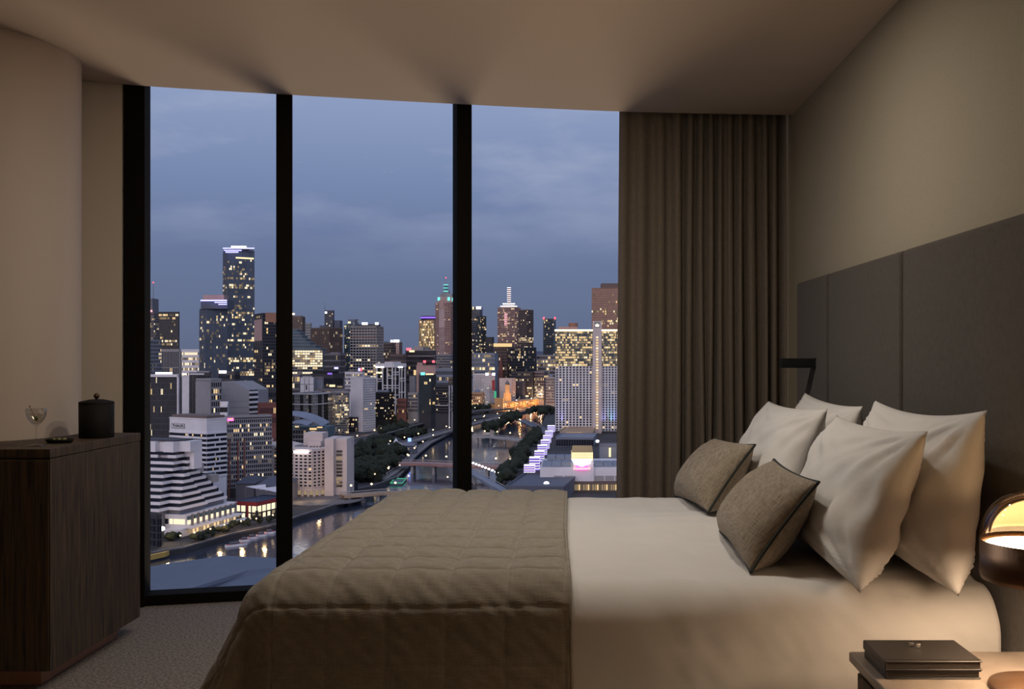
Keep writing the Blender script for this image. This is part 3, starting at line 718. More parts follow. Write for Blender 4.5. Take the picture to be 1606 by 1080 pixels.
bankL = [(100, 905), (215, 872), (262, 863), (290, 859), (362, 838), (437, 822), (470, 809), (510, 797), (540, 787), (547, 778), (543, 770), (585, 762), (622, 748), (640, 730), (650, 713), (658, 700), (672, 690), (716, 668), (745, 656), (800, 650), (836, 642), (846, 630), (850, 612)]
pl = [gp(*p) for p in bankL]
slab('ground_left', pl+[Vector((-300, 4200, 0)), Vector((-300, 15000, 0)), Vector((-9000, 15000, 0)), Vector((-9000, 480, 0))], GZ-6, GZ, K['ground'])
bankR = [(795, 800), (788, 762), (792, 738), (800, 722), (815, 705), (830, 690), (843, 676), (851, 664), (856, 650), (858, 635), (862, 612)]
pr = [gp(*p) for p in bankR]
slab('ground_right', pr+[Vector((-280, 4300, 0)), Vector((-280, 15000, 0)), Vector((9000, 15000, 0)), Vector((9000, 500, 0)), Vector((-60, 400, 0))], GZ-6, GZ-0.05, K['ground'])
# quay edge: raised stone kerb along the left bank
qk = MB()
for i in range(len(pl)-1):
    d = (pl[i+1]-pl[i]); n = Vector((-d.y, d.x, 0)).normalized()
    qk.obox(pl[i]+Vector((0, 0, -0.5)), d, n*-1.6 if n.y < 0 else n*1.6, (0, 0, 1.2))
tag(qk.build('quay_kerb', K['paving']), 'stone kerb along the curving river quay', 'kerb', kind='structure')

# distant hills beyond the city; bluish haze is put into their colour
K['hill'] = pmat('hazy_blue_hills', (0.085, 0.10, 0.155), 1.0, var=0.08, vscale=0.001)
hm = MB(); rnd = random.Random(4); N = 90; k = []
for i in range(N+1):
    x = -6500+13000*i/N; h = 36+46*mnoise.noise((i*0.09, 0, 2.0))+14*mnoise.noise((i*0.4, 1, 5.0))
    k += [(x, 13000, GZ), (x, 13600, EYE+max(6, h)), (x, 14600, GZ)]
hm.add(k, [(3*i+q, 3*i+3+q, 3*i+4+q, 3*i+1+q) for i in range(N) for q in (0, 1)])
tag(hm.build('hills', K['hill'], smooth=True), 'hazy blue hills on the horizon behind the towers', 'hills', kind='structure')
# far suburb lights
fl = MB(); rnd = random.Random(9)
for _ in range(420):
    Y = rnd.uniform(3000, 9000); X = rnd.uniform(-0.45, 0.07)*Y; s = Y*rnd.uniform(0.0002, 0.00042); z = GZ+rnd.uniform(3, 14)
    fl.box(X-s, X+s, Y-s, Y+s, z, z+1.6*s, rnd.choice((0, 0, 1, 2)))
tag(fl.build('suburb_lights', [L1, L3, L2]), 'tiny scattered lights of the far suburbs under the horizon', 'lights', kind='stuff')

# ---- roof of the hotel's own podium just below the window
K['podium'] = pmat('pale_blue_roof_sheet', (0.095, 0.115, 0.16), 0.6, var=0.06, vscale=0.6)
def rp(u, v, Y): return P(u, v, Y)
pr_ = empty('podium_roof', (-30, 70, GZ), label='faceted pale metal podium roof just below the window', cat='roof')
f1 = [rp(150, 900, 88), rp(350, 871, 104), rp(520, 878, 104), rp(520, 880, 84), rp(390, 894, 80), rp(150, 968, 66)]
f2 = [rp(150, 968, 66), rp(390, 894, 80), rp(372, 906, 78.5), rp(150, 994, 66)]
f3 = [rp(390, 894, 80), rp(520, 880, 84), rp(560, 1100, 58), rp(150, 1100, 52), rp(150, 994, 66), rp(372, 906, 78.5)]
for f in (f1, f2, f3):
    mb = MB(); n = len(f); mb.add(f, [tuple(range(n))]); mb.add([p+Vector((0, 0, -2)) for p in f], [tuple(range(n-1, -1, -1))])
    q = MB(); q.add(f+[p+Vector((0, 0, -2.0)) for p in f], [tuple(range(n)), tuple(range(2*n-1, n-1, -1))]+[(i, n+i, n+(i+1) % n, (i+1) % n) for i in range(n)])
    o = q.build('roof_facet', K['podium'], pr_, fixn=True)
local(pr_)
# ================================================================ BUILDINGS, left window bay
t = tower('office_tower', 'dark office tower with a red-tipped antenna at the edge of the window frame', 222, 241, 249, 490, 1650, 25, 'midgrey', 'warmglass', (7, 34, .25, .35), (3, 34, .25, .35), lit=.34, vlow=580)
part(t, MB().box(pxX(226, 1660), pxX(241, 1660), 1655, 1680, t['z1'], pz(468, 1660)), 'crown', K['midgrey'])
mast(t, 240.5, 470, 444, 1660); rooflight(t, 239.8, 241.4, 442, 444, 1660, E['red']); rooflight(t, 228, 239, 486, 489, 1648, E['pink']); rooflight(t, 228, 238, 545, 548, 1645, E['white'])
t = tower('office_tower', 'black glass office tower with bands of lit floors beside the antenna tower', 249, 280, 281.5, 490, 1500, 4, 'dark', 'glass', (9, 26, .12, .35), None, rowlit=rows(0, 1, 6, 7, 9, 10, 12, base=.10, hi=.62), vlow=560)
t = tower('ribbed_block', 'small grey block with pale vertical ribs under the black tower', 249.5, 281, 283.5, 549, 1150, 6, 'concrete', 'glass', (9, 5, .35, .05), (2, 5, .4, .05), lit=.05, vlow=600, fdepth=1.2)
t = tower('low_office', 'low white office with rows of lit ribbon windows', 284, 312, 313, 549, 1300, 3, 'white', 'glass', (10, 13, .12, .5), None, lit=.72, vlow=590, weights=(1, 5, 4, 3))
# twin glass towers
t = tower('glass_tower', 'shorter twin glass tower with a violet-lit crown', 313, 322, 356.5, 484, 1450, 68, 'slate', 'blueglass', (4, 32, .08, .14), (12, 32, .08, .14), rowlit=lambda j, n: .85 if j in (10, 11) else (.5 if j in (13, 23, 28) else .13), vlow=600, body='dark', weights=(1, 4, 5, 6))
Yt = 1450
part(t, MB().prism([(pxX(315, Yt), Yt), (pxX(356, Yt), Yt+2), (pxX(356, Yt), Yt+30), (pxX(315, Yt), Yt+30)], t['z1'], pz(470, Yt)), 'crown', K['slate'])
rooflight(t, 315, 356, 470, 472, Yt-1, E['violet']); rooflight(t, 337, 356, 473.4, 474.8, Yt-2, E['violet']); rooflight(t, 343, 356, 476.4, 477.8, Yt-2.5, E['violet'])
part(t, MB().box(pxX(316, Yt), pxX(349, Yt), Yt+6, Yt+24, pz(470, Yt), pz(462, Yt)), 'lattice_screen', K['pink'])
t = tower('glass_tower', 'tallest blue glass tower with a glowing violet roof rim', 350, 357, 399, 393, 1560, 72, 'slate', 'blueglass', (4, 56, .08, .12), (13, 56, .07, .12), rowlit=lambda j, n: .85 if j in (15, 16) else (.62 if (n-1-j) in (9, 11, 12, 20, 29, 35) else .16), vlow=612, body='dark', weights=(1, 4, 5, 6))
Yt = 1556
part(t, MB().prism([tuple((t['Pc']+t['ea']*a_*t['La']+t['eb']*b_*t['Lb']).xy) for a_, b_ in ((.03, .02), (.03, .98), (.97, .98), (.97, .02))], t['z1'], pz(389, Yt)), 'crown', K['slate'])
part(t, MB().prism([(pxX(364, Yt), Yt+8), (pxX(384, Yt), Yt+12), (pxX(384, Yt), Yt+30), (pxX(364, Yt), Yt+30)], pz(389, Yt), pz(385.5, Yt)), 'plant_room', K['white'])
for (a_, b_, c_) in ((350, 399, 388.4), (352, 379, 391.8), (354, 374, 394.6)): rooflight(t, a_, b_, c_, c_+1.5, Yt-2, E['violet'])
rooflight(t, 363, 386, 385.6, 387.6, Yt, E['white'])
strip(t, 'b', .30, .97, pz(404.5, 1560), pz(402.2, 1560), 'lit_slot', E['glow'])
t = tower('black_tower', 'black tower with pinkish tiled panels beside the tallest glass tower', 399, 412, 440, 492, 1250, 60, 'dark', 'glass', (3, 30, .2, .25), (7, 30, .15, .3), lit=.15, vlow=660, body='black')
strip(t, 'a', .05, .95, pz(534, 1250), pz(500, 1250), 'pink_tile_panel', K['pink']); strip(t, 'b', .15, .9, pz(505, 1250), pz(490, 1250), 'roof_screen', K['copper'])  # pinkish tiles in a plain wall colour
t = tower('low_rise', 'dark low-rise with scattered warm windows in front of the black tower', 392, 406, 436, 612, 900, 55, 'dark', 'glass', (4, 12, .25, .35), (10, 12, .25, .35), lit=.2, vlow=662)
t = tower('brick_block', 'low red brick block behind the apartment roof', 404, 407, 437, 634, 830, 70, 'brick', 'glass', None, (14, 8, .4, .45), lit=.3, vlow=662)
# fin-clad block with white corner columns
t = tower('finned_block', 'dark glass block striped with pale fins between white corner columns', 231.5, 281, 284, 589, 850, 4, 'midgrey', 'glass', (26, 18, .14, .03), (3, 18, .14, .03), lit=.055, vlow=700, fdepth=.8)
for s0, s1 in ((0, .05), (.955, 1.0)): strip(t, 'a', s0, s1, GZ, t['z1']+1.5, 'corner_column', K['white'], 1.4, 1.2)
strip(t, 'a', 0, 1, t['z1']-1.0, t['z1']+1.2, 'roof_beam', K['white'], 1.4, 1.0)
rooflight(t, 245, 270, 583.5, 587, 870, E['white']); rooflight(t, 288, 291.5, 585.5, 587.2, 870, E['white'])
t = tower('dark_block', 'dark block outlined by a thin white frame behind the gridded slab', 296.5, 329, 331, 586, 900, 3, 'dark', 'glass', (9, 16, .2, .3), None, lit=.08, vlow=655, plant=((.05, .3, .6, .4, 2.5, 'grey'),))
strip(t, 'a', 0, .03, GZ, t['z1'], 'corner_column', K['white'], 1.2, 1.0); strip(t, 'a', 0, .75, t['z1']-.8, t['z1']+.4, 'roof_beam', K['white'], 1.2, 1.0)
t = tower('gridded_slab', 'slab block with a blank pale gridded wall and a dark windowed side', 307.5, 331, 347, 596, 800, 35, 'grey', 'glass', (7, 14, 1.0, 1.0), (5, 17, .2, .3), lit=.22, vlow=655, body='grey')
gs = MB()
for i in range(1, 8):
    p = on(t, 'a', i/8, GZ+20, .45); gs.obox(p, (.25, 0, 0), t['na']*.15, (0, 0, t['z1']-GZ-20))
stuff(part(t, gs, 'panel_joint_lines', K['midgrey']))
rooflight(t, 334, 341, 595.5, 598, 815, E['white']); 
# wedge-topped block
Yw = 830; zt = pz(598, Yw)
t = dict(root=empty('wedge_block', (pxX(365, Yw), Yw, GZ), label='pale block with a sloping wedge-shaped top and striped end wall', cat='building'))
pts = [(348, 598), (363, 598), (385, 612), (385, 700), (348, 700)]
mb = MB(); fr = [Vector((pxX(u, Yw), Yw+(u-348)*.25, pz(v, Yw))) for u, v in pts]; bk = [p+Vector((9, 24, 0)) for p in fr]; n = len(fr)
mb.add(fr+bk, [tuple(range(n)), tuple(range(2*n-1, n-1, -1))]+[(i, (i+1) % n, n+(i+1) % n, n+i) for i in range(n)]); part(t, mb, 'body', K['grey'], fixn=True)
ex = fr[2]; ey = Vector((4.2, 10, 0))
for i in range(9):
    z = ex.z-3.0-i*4.2; part(t, MB().obox((ex.x+.1, ex.y+.2, z), ey, (.5, -.2, 0), (0, 0, 1.9)), 'balcony_band', K['white'])
part(t, MB().obox((ex.x, ex.y+.2, GZ), ey, (.06, -.03, 0), (0, 0, ex.z-GZ)), 'end_wall', K['glass'])
gs = MB()
for i in range(8): gs.obox((fr[0].x, fr[0].y-.12, zt-2-i*5.0), (fr[2]-fr[0]).xy.to_3d() if i > 2 else (fr[1]-fr[0]).xy.to_3d(), (0, .1, 0), (0, 0, .2))
stuff(part(t, gs, 'panel_joint_lines', K['midgrey']))
t = tower('balcony_block', 'little block with striped white balconies between the slab and the wedge', 346, 357, 358, 632, 770, 3, 'white', 'black', (1, 9, 0, .5), None, lit=.05, vlow=660, fdepth=1.2)
t = tower('low_rise', 'dark low block with a bright roof sign in front of the twin towers', 343, 368, 376, 584, 1000, 15, 'dark', 'glass', (7, 14, .2, .4), (4, 14, .2, .4), lit=.16, vlow=612)
rooflight(t, 344, 355, 581, 585, 995, E['white'])
# white tower carrying the sign
Yc = 690
t = tower('sign_tower', 'white office block with a dark name sign high on its wall', 266, 324, 355.5, 658, Yc, 30, 'white', 'glass', None, None, parapet=.6, body='white')
part(t, MB().prism([tuple((t['Pc']+t['ea']*a_+t['eb']*b_).xy) for a_, b_ in ((1, 1), (t['La']-1, 1), (t['La']-1, t['Lb']-1), (1, t['Lb']-1))], t['z1'], t['z1']+2.6), 'roof_screen', K['brown'])
for i in range(9):
    z = pz(681+i*7.6, Yc); h = 3.4*.98*.55+.1
    for f, segs in (('b', ((.0, .40), (.44, 1.0)) if i % 2 == 0 else ((.0, .62), (.68, 1.0))), ('a', ((.0, .48), (.52, 1.0)))):
        for s0, s1 in segs:
            o = strip(t, f, s0+.004, s1-.004, z-h, z, 'window_strip', K['glass'], .03, .02)
for i in range(10):
    z = pz(681+i*7.6, Yc)
    for f in 'ab': strip(t, f, 0, 1, z, z+1.15, 'spandrel', K['white'], .5, .5)
for (f, s, i) in (('a', .44, 0), ('a', .62, 0), ('a', .85, 0), ('b', .45, 5), ('b', .3, 7)):
    z = pz(681+i*7.6, Yc); strip(t, f, s, s+.03, z-1.6, z-.3, 'lit_window', L1, .1, .06)
# the sign: letters as geometry
za, zb_ = pz(672.5, Yc), pz(666.3, Yc)
board = strip(t, 'a', .07, .42, za, zb_, 'sign_board', K['white'], .55, .3)
pa_, pb_ = on(t, 'a', .07, 0, .3), on(t, 'a', .42, 0, .3)
sg = MB()
for (s0, s1, c0, c1) in ((.07, .42, za-.25, za), (.07, .42, zb_, zb_+.25), (.068, .073, za, zb_), (.417, .422, za, zb_)):
    q0, q1 = on(t, 'a', s0, c0, .3), on(t, 'a', s1, c0, .3); sg.obox(q0, q1-q0, t['na']*.4, (0, 0, c1-c0))
sub(part(t, sg, 'sign_frame', K['midgrey']), board)
def text_obj(txt, t, face, s, z, h, mat, out=.62, width=None, name='lettering', bold=.0):
    cu = bpy.data.curves.new('txt', 'FONT'); cu.body = txt; cu.size = 1.0; cu.align_x = 'CENTER'; cu.align_y = 'CENTER'; cu.extrude = .04; cu.offset = bold
    ob = bpy.data.objects.new('txt', cu); C.objects.link(ob); bpy.context.view_layer.update()
    me = bpy.data.meshes.new_from_object(ob.evaluated_get(bpy.context.evaluated_depsgraph_get())); bpy.data.objects.remove(ob)
    co = np.empty(len(me.vertices)*3); me.vertices.foreach_get('co', co); co = co.reshape(-1, 3)
    w0 = co[:, 0].max()-co[:, 0].min(); h0 = co[:, 1].max()-co[:, 1].min()
    co[:, 0] -= (co[:, 0].max()+co[:, 0].min())/2; co[:, 1] -= (co[:, 1].max()+co[:, 1].min())/2
    sx = (width/w0) if width else h/h0; p = on(t, face, s, z, out); d = -t['ea'] if face == 'a' else t['eb']; n = t['na'] if face == 'a' else t['nb']
    out_ = np.outer(co[:, 0]*sx, np.array(d))+np.outer(co[:, 1]*h/h0, np.array((0, 0, 1)))+np.outer(co[:, 2]*3, np.array(n))+np.array(p)
    me.vertices.foreach_set('co', out_.ravel()); me.materials.clear(); me.materials.append(mat); me.update()
    o = bpy.data.objects.new(name, me); C.objects.link(o); o.parent = t['root']; o.matrix_parent_inverse = Matrix.Translation(-Vector(t['root'].location)); return o
sub(text_obj('THALES', t, 'a', .245, (za+zb_)/2, 1.75, K['black'], width=t['La']*.30, bold=.02), board)

# terraced white building
th = math.radians(15); ea = Vector((-math.cos(th), math.sin(th), 0)); eb = Vector((math.sin(th), math.cos(th), 0))
O = Vector((pxX(279, 600), 600, 0))
tb = empty('terraced_building', (O.x, O.y, GZ), label='large white stepped building with dark ribbon windows on the quay', cat='building')
def lp(a_, b_): return tuple((O+ea*a_+eb*b_).xy)
def foot(i, ins=0.0, bend=None):
    b0 = -7+1.9*i+ins; a0 = 0.8*i+ins; be = (bend if bend is not None else 54-4.6*i)-ins
    return [lp(60, b0), lp(8+a0, b0), lp(8+a0, b0+9), lp(a0, b0+9), lp(a0, be*.55), lp(a0+2.4, be*.55), lp(a0+2.4, be), lp(60, be)]
zt0 = pz(801, 600)
MB().prism(foot(0, 1.6), GZ, zt0).build('podium_wall', K['midgrey'], tb)
for i in range(6):
    z = zt0+3.85*i
    MB().prism(foot(i), z, z+1.75).build('terrace_band', K['white'], tb)
    MB().prism(foot(i, 1.5), z+1.74, z+3.86).build('window_strip', K['glass'], tb)
for k_, (i0, bl) in enumerate(((6.0, 18), (7.0, 17.0))):
    z = zt0+3.85*(6+k_)
    fp = [lp(60, 7+k_), lp(9, 7+k_), lp(9, 17), lp(5.5, 17), lp(5.5, bl+6), lp(60, bl+6)]
    MB().prism(fp, z, z+1.75).build('terrace_band', K['white'], tb)
    fp2 = [lp(60, 7.8+k_), lp(9.8, 7.8+k_), lp(9.8, 17.5), lp(6.3, 17.5), lp(6.3, bl+5), lp(60, bl+5)]
    MB().prism(fp2, z+1.74, z+3.86).build('window_strip', K['glass'], tb)
z = zt0+3.85*8
MB().prism([lp(60, 10), lp(22, 10), lp(22, 13), lp(15, 13), lp(15, 10), lp(9, 10), lp(9, 24), lp(60, 24)], z, z+1.75).build('terrace_band', K['white'], tb)
MB().prism([lp(60, 10.8), lp(10, 10.8), lp(10, 23), lp(60, 23)], z+1.74, z+3.6).build('window_strip', K['glass'], tb)
MB().prism([lp(60, 9), lp(23, 9), lp(23, 13), lp(17, 13), lp(17, 9), lp(10, 9), lp(10, 15), lp(3, 16), lp(3, 28), lp(60, 28)], z+3.6, z+10.0).build('top_block', K['white'], tb)
MB().prism([lp(3.2, 20), lp(3, 28), lp(10, 28), lp(10, 20)], zt0+3.85*6, z+3.6).build('stair_core', K['white'], tb)
MB().prism([lp(34, 8.9), lp(27, 8.9), lp(27, 9.3), lp(34, 9.3)], z+4.4, z+9.4).build('louvre_panel', K['midgrey'], tb)
MB().prism([lp(58, 12), lp(12, 12), lp(8, 18), lp(8, 26), lp(58, 26)], z+10.0, z+11.0).build('roof_plant', K['dark'], tb)
for i, (a_, b_) in enumerate(((14, 28), (8, 30), (10, 38), (6, 43))):
    MB().prism([lp(a_+6, b_), lp(a_, b_), lp(a_, b_+7), lp(a_+6, b_+7)], zt0+3.85*(3 if b_ > 36 else 5), zt0+3.85*(3 if b_ > 36 else 5)+5).build('roof_plant', K['concrete'], tb)
local(tb)

# apartment block with red stripes and a coloured roof sign
t = tower('apartment_block', 'dark red-striped apartment block with a coloured roof sign', 350, 356, 426, 655, 760, 80, 'grey', 'glass', None, (22, 17, .30, .34), lit=.22, vlow=760, body='dark', weights=(4, 2, 3, 4))
for s in (.03, .22, .36): strip(t, 'b', s, s+.035, GZ, pz(690, 760), 'red_stripe', K['brick'], .9, .6)
strip(t, 'b', .0, .14, pz(660, 760), pz(655.5, 760), 'roof_sign', E['magenta'], 1.2, .5); strip(t, 'b', .02, .12, pz(657.5, 760), pz(656, 760), 'roof_sign', E['orange'], 1.4, .5)
MB
t2 = tower('shopfront', 'small glowing yellow and red shopfront below the apartments', 357, 383, 385, 737, 770, 3, 'red', 'glass', (4, 2, .1, .2), None, lit=.9, vlow=760)
strip(t2, 'a', .05, .95, pz(741, 770), pz(736, 770), 'sign_band', E['warm'], 1.2, .5); strip(t2, 'a', .5, 1.0, pz(748, 770), pz(743, 770), 'sign_band', E['red'], 1.2, .5)

# restaurant row on the quay
Yq = 600
t = tower('restaurant_row', 'long white restaurant row with lit upper windows along the quay', 253, 292, 371, 809, Yq, 13, 'white', 'glass', None, None, parapet=.5, body='white')
Hh = t['z1']-GZ
for i, (s0, s1) in enumerate(((.05, .28), (.33, .47), (.50, .95))): strip(t, 'a', s0, s1, t['z1']-5.2, t['z1']-2.0, 'lit_window' if i else 'window', L2 if i else K['glass'], .10, .08)
for i in range(9):
    s = .02+i*.108
    strip(t, 'b', s, s+.062, t['z1']-5.4, t['z1']-2.8, 'lit_window', L2, .10, .08)
    strip(t, 'b', s, s+.062, t['z1']-2.5, t['z1']-.6, 'awning', K['teal'], 1.3, 1.2)
    strip(t, 'b', s+.07, s+.10, t['z1']-6.4, t['z1']+.4, 'pier', K['midgrey'], .8, .8)
strip(t, 'b', 0, 1, t['z1']-7.6, t['z1']-6.6, 'canopy', K['white'], 4.5, 4.5)
strip(t, 'b', .3, 1.05, t['z1']-10.6, t['z1']-10.0, 'canopy', K['white'], 9.5, 6.0)
strip(t, 'b', .36, 1.02, t['z1']-10.5, t['z1']-10.05, 'light_strip', E['glow'], 9.9, .3)
for i in range(14): strip(t, 'b', .05+i*.068, .05+i*.068+.04, GZ+.6, GZ+3.6, 'lit_shopfront', L1 if i % 3 else L3, .10, .08)
strip(t, 'a', .35, 1.0, t['z1']-12.5, t['z1']-7.4, 'balcony', K['white'], 5.5, 5.5); strip(t, 'a', .45, .95, t['z1']-10.8, t['z1']-9.2, 'balcony_slot', K['glass'], 5.6, .1)
# red and blue pavilion
t = tower('red_pavilion', 'red-topped blue pavilion with brightly lit windows by the river', 369, 403, 446, 788, 665, 20, 'navy', 'glass', None, None, parapet=.3, body='navy', zb=GZ+4.5)
for f, n_ in (('a', 4), ('b', 6)):
    strip(t, f, 0, 1, t['z1']-2.2, t['z1']+.3, 'red_fascia', K['red'], .5, .5)
    for i in range(n_):
        s = (i+.12)/n_
        strip(t, f, s, s+.76/n_, t['z1']-6.6, t['z1']-2.5, 'lit_window', L2, .12, .1)
        strip(t, f, s+.02, s+.70/n_, t['z1']-11.0, t['z1']-7.6, 'lit_window', L2 if (i % 3) else L3, .12, .1)
    for i in range(n_+1):
        p = on(t, f, min(1, i/n_), GZ, -.8); part(t, MB().tube([p, p+Vector((0, 0, 5))], .45, 6), 'column', K['dark'])
strip(t, 'a', .55, .62, t['z1']-13, t['z1'], 'red_pier', K['red'], .7, .6)
for i in range(10):
    p = on(t, 'a', i/9, t['z1'], -1.0); part(t, MB().tube([p, p+Vector((0, 0, 2.2))], .12, 4), 'roof_rail_post', K['midgrey'])
# grey shed roofs and sail canopies behind the pavilion
def hip(name, label, u0, u1, v, Y, d, h0, h1, mat):
    x0, x1 = pxX(u0, Y), pxX(u1, Y); z0 = pz(v, Y); r = empty(name, (x0, Y, GZ), label=label, cat='roofed shed')
    MB().box(x0+1, x1-1, Y+1, Y+d-1, GZ, z0).build('walls', K['midgrey'], r)
    m = .3*(x1-x0)
    MB().add([(x0, Y, z0), (x1, Y, z0), (x1, Y+d, z0), (x0, Y+d, z0), (x0+m, Y+d/2, z0+h1), (x1-m, Y+d/2, z0+h1)], [(0, 1, 5, 4), (1, 2, 5), (2, 3, 4, 5), (3, 0, 4), (3, 2, 1, 0)]).build('roof', mat, r)
    return local(r)
hip('shed', 'dark blue-grey hipped shed roof beside the cream hotel', 398, 446, 762, 720, 40, 6, 5, K['slate'])
hip('shed', 'smaller slate hipped shed roof next to the white terraces', 367, 400, 758, 735, 36, 6, 4, K['slate'])
for i, (u, v, lab) in enumerate(((404, 767, 'white sail canopy stretched near the slate shed roofs'), (424, 770, 'pale pointed sail canopy above the red pavilion terrace'))):
    Y = 690; c = P(u, v, Y)
    mb = MB(); cz = [c+Vector((-7, -4, 2.5)), c+Vector((8, -5, -.5)), c+Vector((3, 8, 2.5)), c]
    mb.add(cz+[p+Vector((0, 0, -.15)) for p in cz], [(0, 1, 3), (1, 2, 3), (2, 0, 3), (5, 4, 7), (6, 5, 7), (4, 6, 7)])
    r = empty('sail_canopy', (c.x, c.y, GZ), label=lab, cat='canopy')
    mb.build('sail', K['white'], r); MB().tube([(c.x-7, c.y-4, GZ), (c.x-7, c.y-4, c.z+2.6)], .25, 6).build('pole', K['midgrey'], r); local(r)
# narrow dark building at the frame and yellow landing
t = tower('quay_block', 'dark glass quay building at the bottom corner of the window', 222, 246, 253, 810, 565, 40, 'dark', 'glass', (4, 4, .12, .15), (2, 4, .12, .15), lit=.1, body='dark')
a_, b_ = gp(225, 874), gp(262, 866); d = b_-a_
r = MB().obox(a_+Vector((0, -2, -2.0)), d, (0, 5, 0), (0, 0, 2.6)).build('landing', K['yellow']); tag(r, 'yellow-edged landing stage at the water by the quay', 'landing stage')
# cream hotel on the point
Yh = 770
ht = empty('hotel', (pxX(460, Yh), Yh, GZ), label='cream curved-front hotel with dark punched windows on the point', cat='hotel')
t = dict(root=ht)
line = [(411, 820), (436, 785), (462, 765), (490, 762), (516, 775)]
pts = [Vector((pxX(u, Y), Y, 0)) for u, Y in line]
ztop = pz(703, Yh)
back = [p+Vector((14, 26, 0)) for p in reversed(pts)]
part(t, MB().prism([tuple(p.xy) for p in pts+back], pz(765, Yh), ztop), 'body', K['cream'])
part(t, MB().prism([tuple((p+Vector((2, 5, 0))).xy) for p in pts+back], GZ, pz(765, Yh)), 'lobby', K['glass'])
pane, frame = MB(), MB(); rnd = random.Random(21)
for i in range(4):
    d = pts[i+1]-pts[i]; L = d.length; d.normalize(); n = Vector((d.y, -d.x, 0))
    facade(pane, frame, pts[i], d, n, L, pz(762, Yh), ztop-1.2, 4, 11, .36, .46, .7, lit=.06, rnd=rnd, weights=(3, 0, 3, 3))
    for k_ in range(3):
        p = pts[i]+d*(L*(k_+.3)/3); part(t, MB().tube([(p.x, p.y, GZ), (p.x, p.y, pz(764, Yh))], 1.0, 8), 'column', K['cream'])
    q = pts[i]+Vector((2, 4.7, 0)); part(t, MB().obox((q.x, q.y, GZ+1), d*L, n*.2, (0, 0, 5)), 'lit_lobby_window', L3)
    part(t, MB().obox((pts[i].x, pts[i].y, pz(767, Yh)), d*L, n*1.2, (0, 0, 1.8)), 'belt_course', K['cream'])
o = part(t, pane, 'window_grid', [K['glass']]+LIT); stuff(o); stuff(part(t, frame, 'facade_frame', K['cream']))
def hbox(u0, u1, v0, Y, dp, name, mat='cream', vb=None):
    return part(t, MB().box(pxX(u0, Y), pxX(u1, Y), Y, Y+dp, GZ if vb is None else pz(vb, Y), pz(v0, Y)), name, K[mat])
hbox(405, 417.5, 690, 815, 20, 'stair_tower'); hbox(409, 414, 683, 822, 6, 'chimney')
hbox(509, 523, 688, 766, 30, 'stair_tower'); hbox(523, 544, 688, 772, 26, 'end_tower'); hbox(476, 506, 679, 790, 18, 'penthouse'); hbox(483, 503, 692, 782, 12, 'penthouse', 'cream')
hbox(462, 512, 699, 785, 14, 'roof_plant', 'midgrey')
for i in range(11):
    z = pz(706+i*5.4, 771); part(t, MB().box(pxX(527.5, 771.5), pxX(536.5, 771.5), 771.3, 771.9, z-1.6, z), 'slot_window', K['glass'] if i not in (2, 8) else L3)
for i in range(4):
    z = pz(699, 784); part(t, MB().box(pxX(486+i*5, 781.8), pxX(489+i*5, 781.8), 781.4, 781.9, z-2.0, z), 'penthouse_window', K['glass'])
part(t, MB().box(pxX(461, 762), pxX(484, 762), 761.0, 762.0, pz(710, 762), pz(706.5, 762)), 'roof_sign', E['white'])
local(ht)
# promenade deck of the point
c0 = gp(520, 789)
o = MB().lathe([(0, 0), (34, 0), (34, .6), (0, .6)], 40, (pxX(505, 760), 752, GZ)).build('promenade_deck', K['paving']); tag(o, 'round paved promenade deck on the point in front of the cream hotel', 'deck')
# ================================================================ BUILDINGS, middle window bay
t = tower('brown_tower', 'brown chamfered tower right of the first mullion', 452, 474, 478.5, 497, 2560, 12, 'brown', 'warmglass', (9, 26, .3, .25), (2, 26, .3, .25), lit=.07, vlow=560)
part(t, MB().prism([tuple((t['Pc']+t['ea']*a_*t['La']+t['eb']*b_*t['Lb']).xy) for a_, b_ in ((.12, .1), (.8, .1), (.8, .9), (.12, .9))], t['z1'], t['z1']+3.5), 'crown', K['brown'])
rooflight(t, 459, 462, 491, 493.5, 2552, E['warm'])
t = tower('slim_tower', 'slim glass tower with pale lit rows behind the stepped building', 479, 487, 489, 507, 2400, 5, 'grey', 'greenglass', (3, 22, .1, .4), None, rowlit=rows(9, 10, 12, 13, base=.1, hi=.9), vlow=570)
# stepped building with brightly lit floors
Ys = 1888
st = empty('stepped_office', (pxX(470, Ys), Ys, GZ), label='stepped terraced office with several brightly lit floors', cat='building'); t = dict(root=st)
steps = [(516, 466), (521, 471), (526, 475), (531, 480), (536, 487), (541, 496), (546, 504), (552, 508)]
for i, (v, ur) in enumerate(steps):
    vb = steps[i+1][0] if i+1 < len(steps) else 590
    x0, x1 = pxX(445, Ys), pxX(ur, Ys); yo = Ys-1.2*i
    part(t, MB().box(x0, x1, yo, Ys+35, pz(vb, Ys) if i+1 < len(steps) else GZ, pz(v, Ys)), 'storey', K['teal'])
    part(t, MB().box(x0, x1+1, yo-1.0, Ys+35, pz(v, Ys)-.7, pz(v, Ys)+.3), 'terrace_slab', K['grey'])
pane, frame = MB(), MB(); rnd = random.Random(31)
facade(pane, frame, (pxX(445, Ys), Ys-9.8), Vector((1, 0, 0)), Vector((0, -1, 0)), pxX(508, Ys)-pxX(445, Ys), pz(590, Ys), pz(549, Ys), 16, 11, .12, .28, .5, rowlit=lambda j, n: .93 if j in (1, 4, 5, 6, 7, 8, 9, 10) else .15, rnd=rnd, weights=(1, 5, 2, 1))
stuff(part(t, pane, 'window_grid', [K['glass']]+LIT)); stuff(part(t, frame, 'facade_frame', K['grey'])); local(st)
t = tower('piered_office', 'wide brown office with close vertical piers and few lit windows', 488, 516, 537, 514, 2208, 40, 'brown', 'glass', (12, 20, .42, .12), (9, 20, .42, .12), lit=.10, vlow=565, fdepth=1.4)
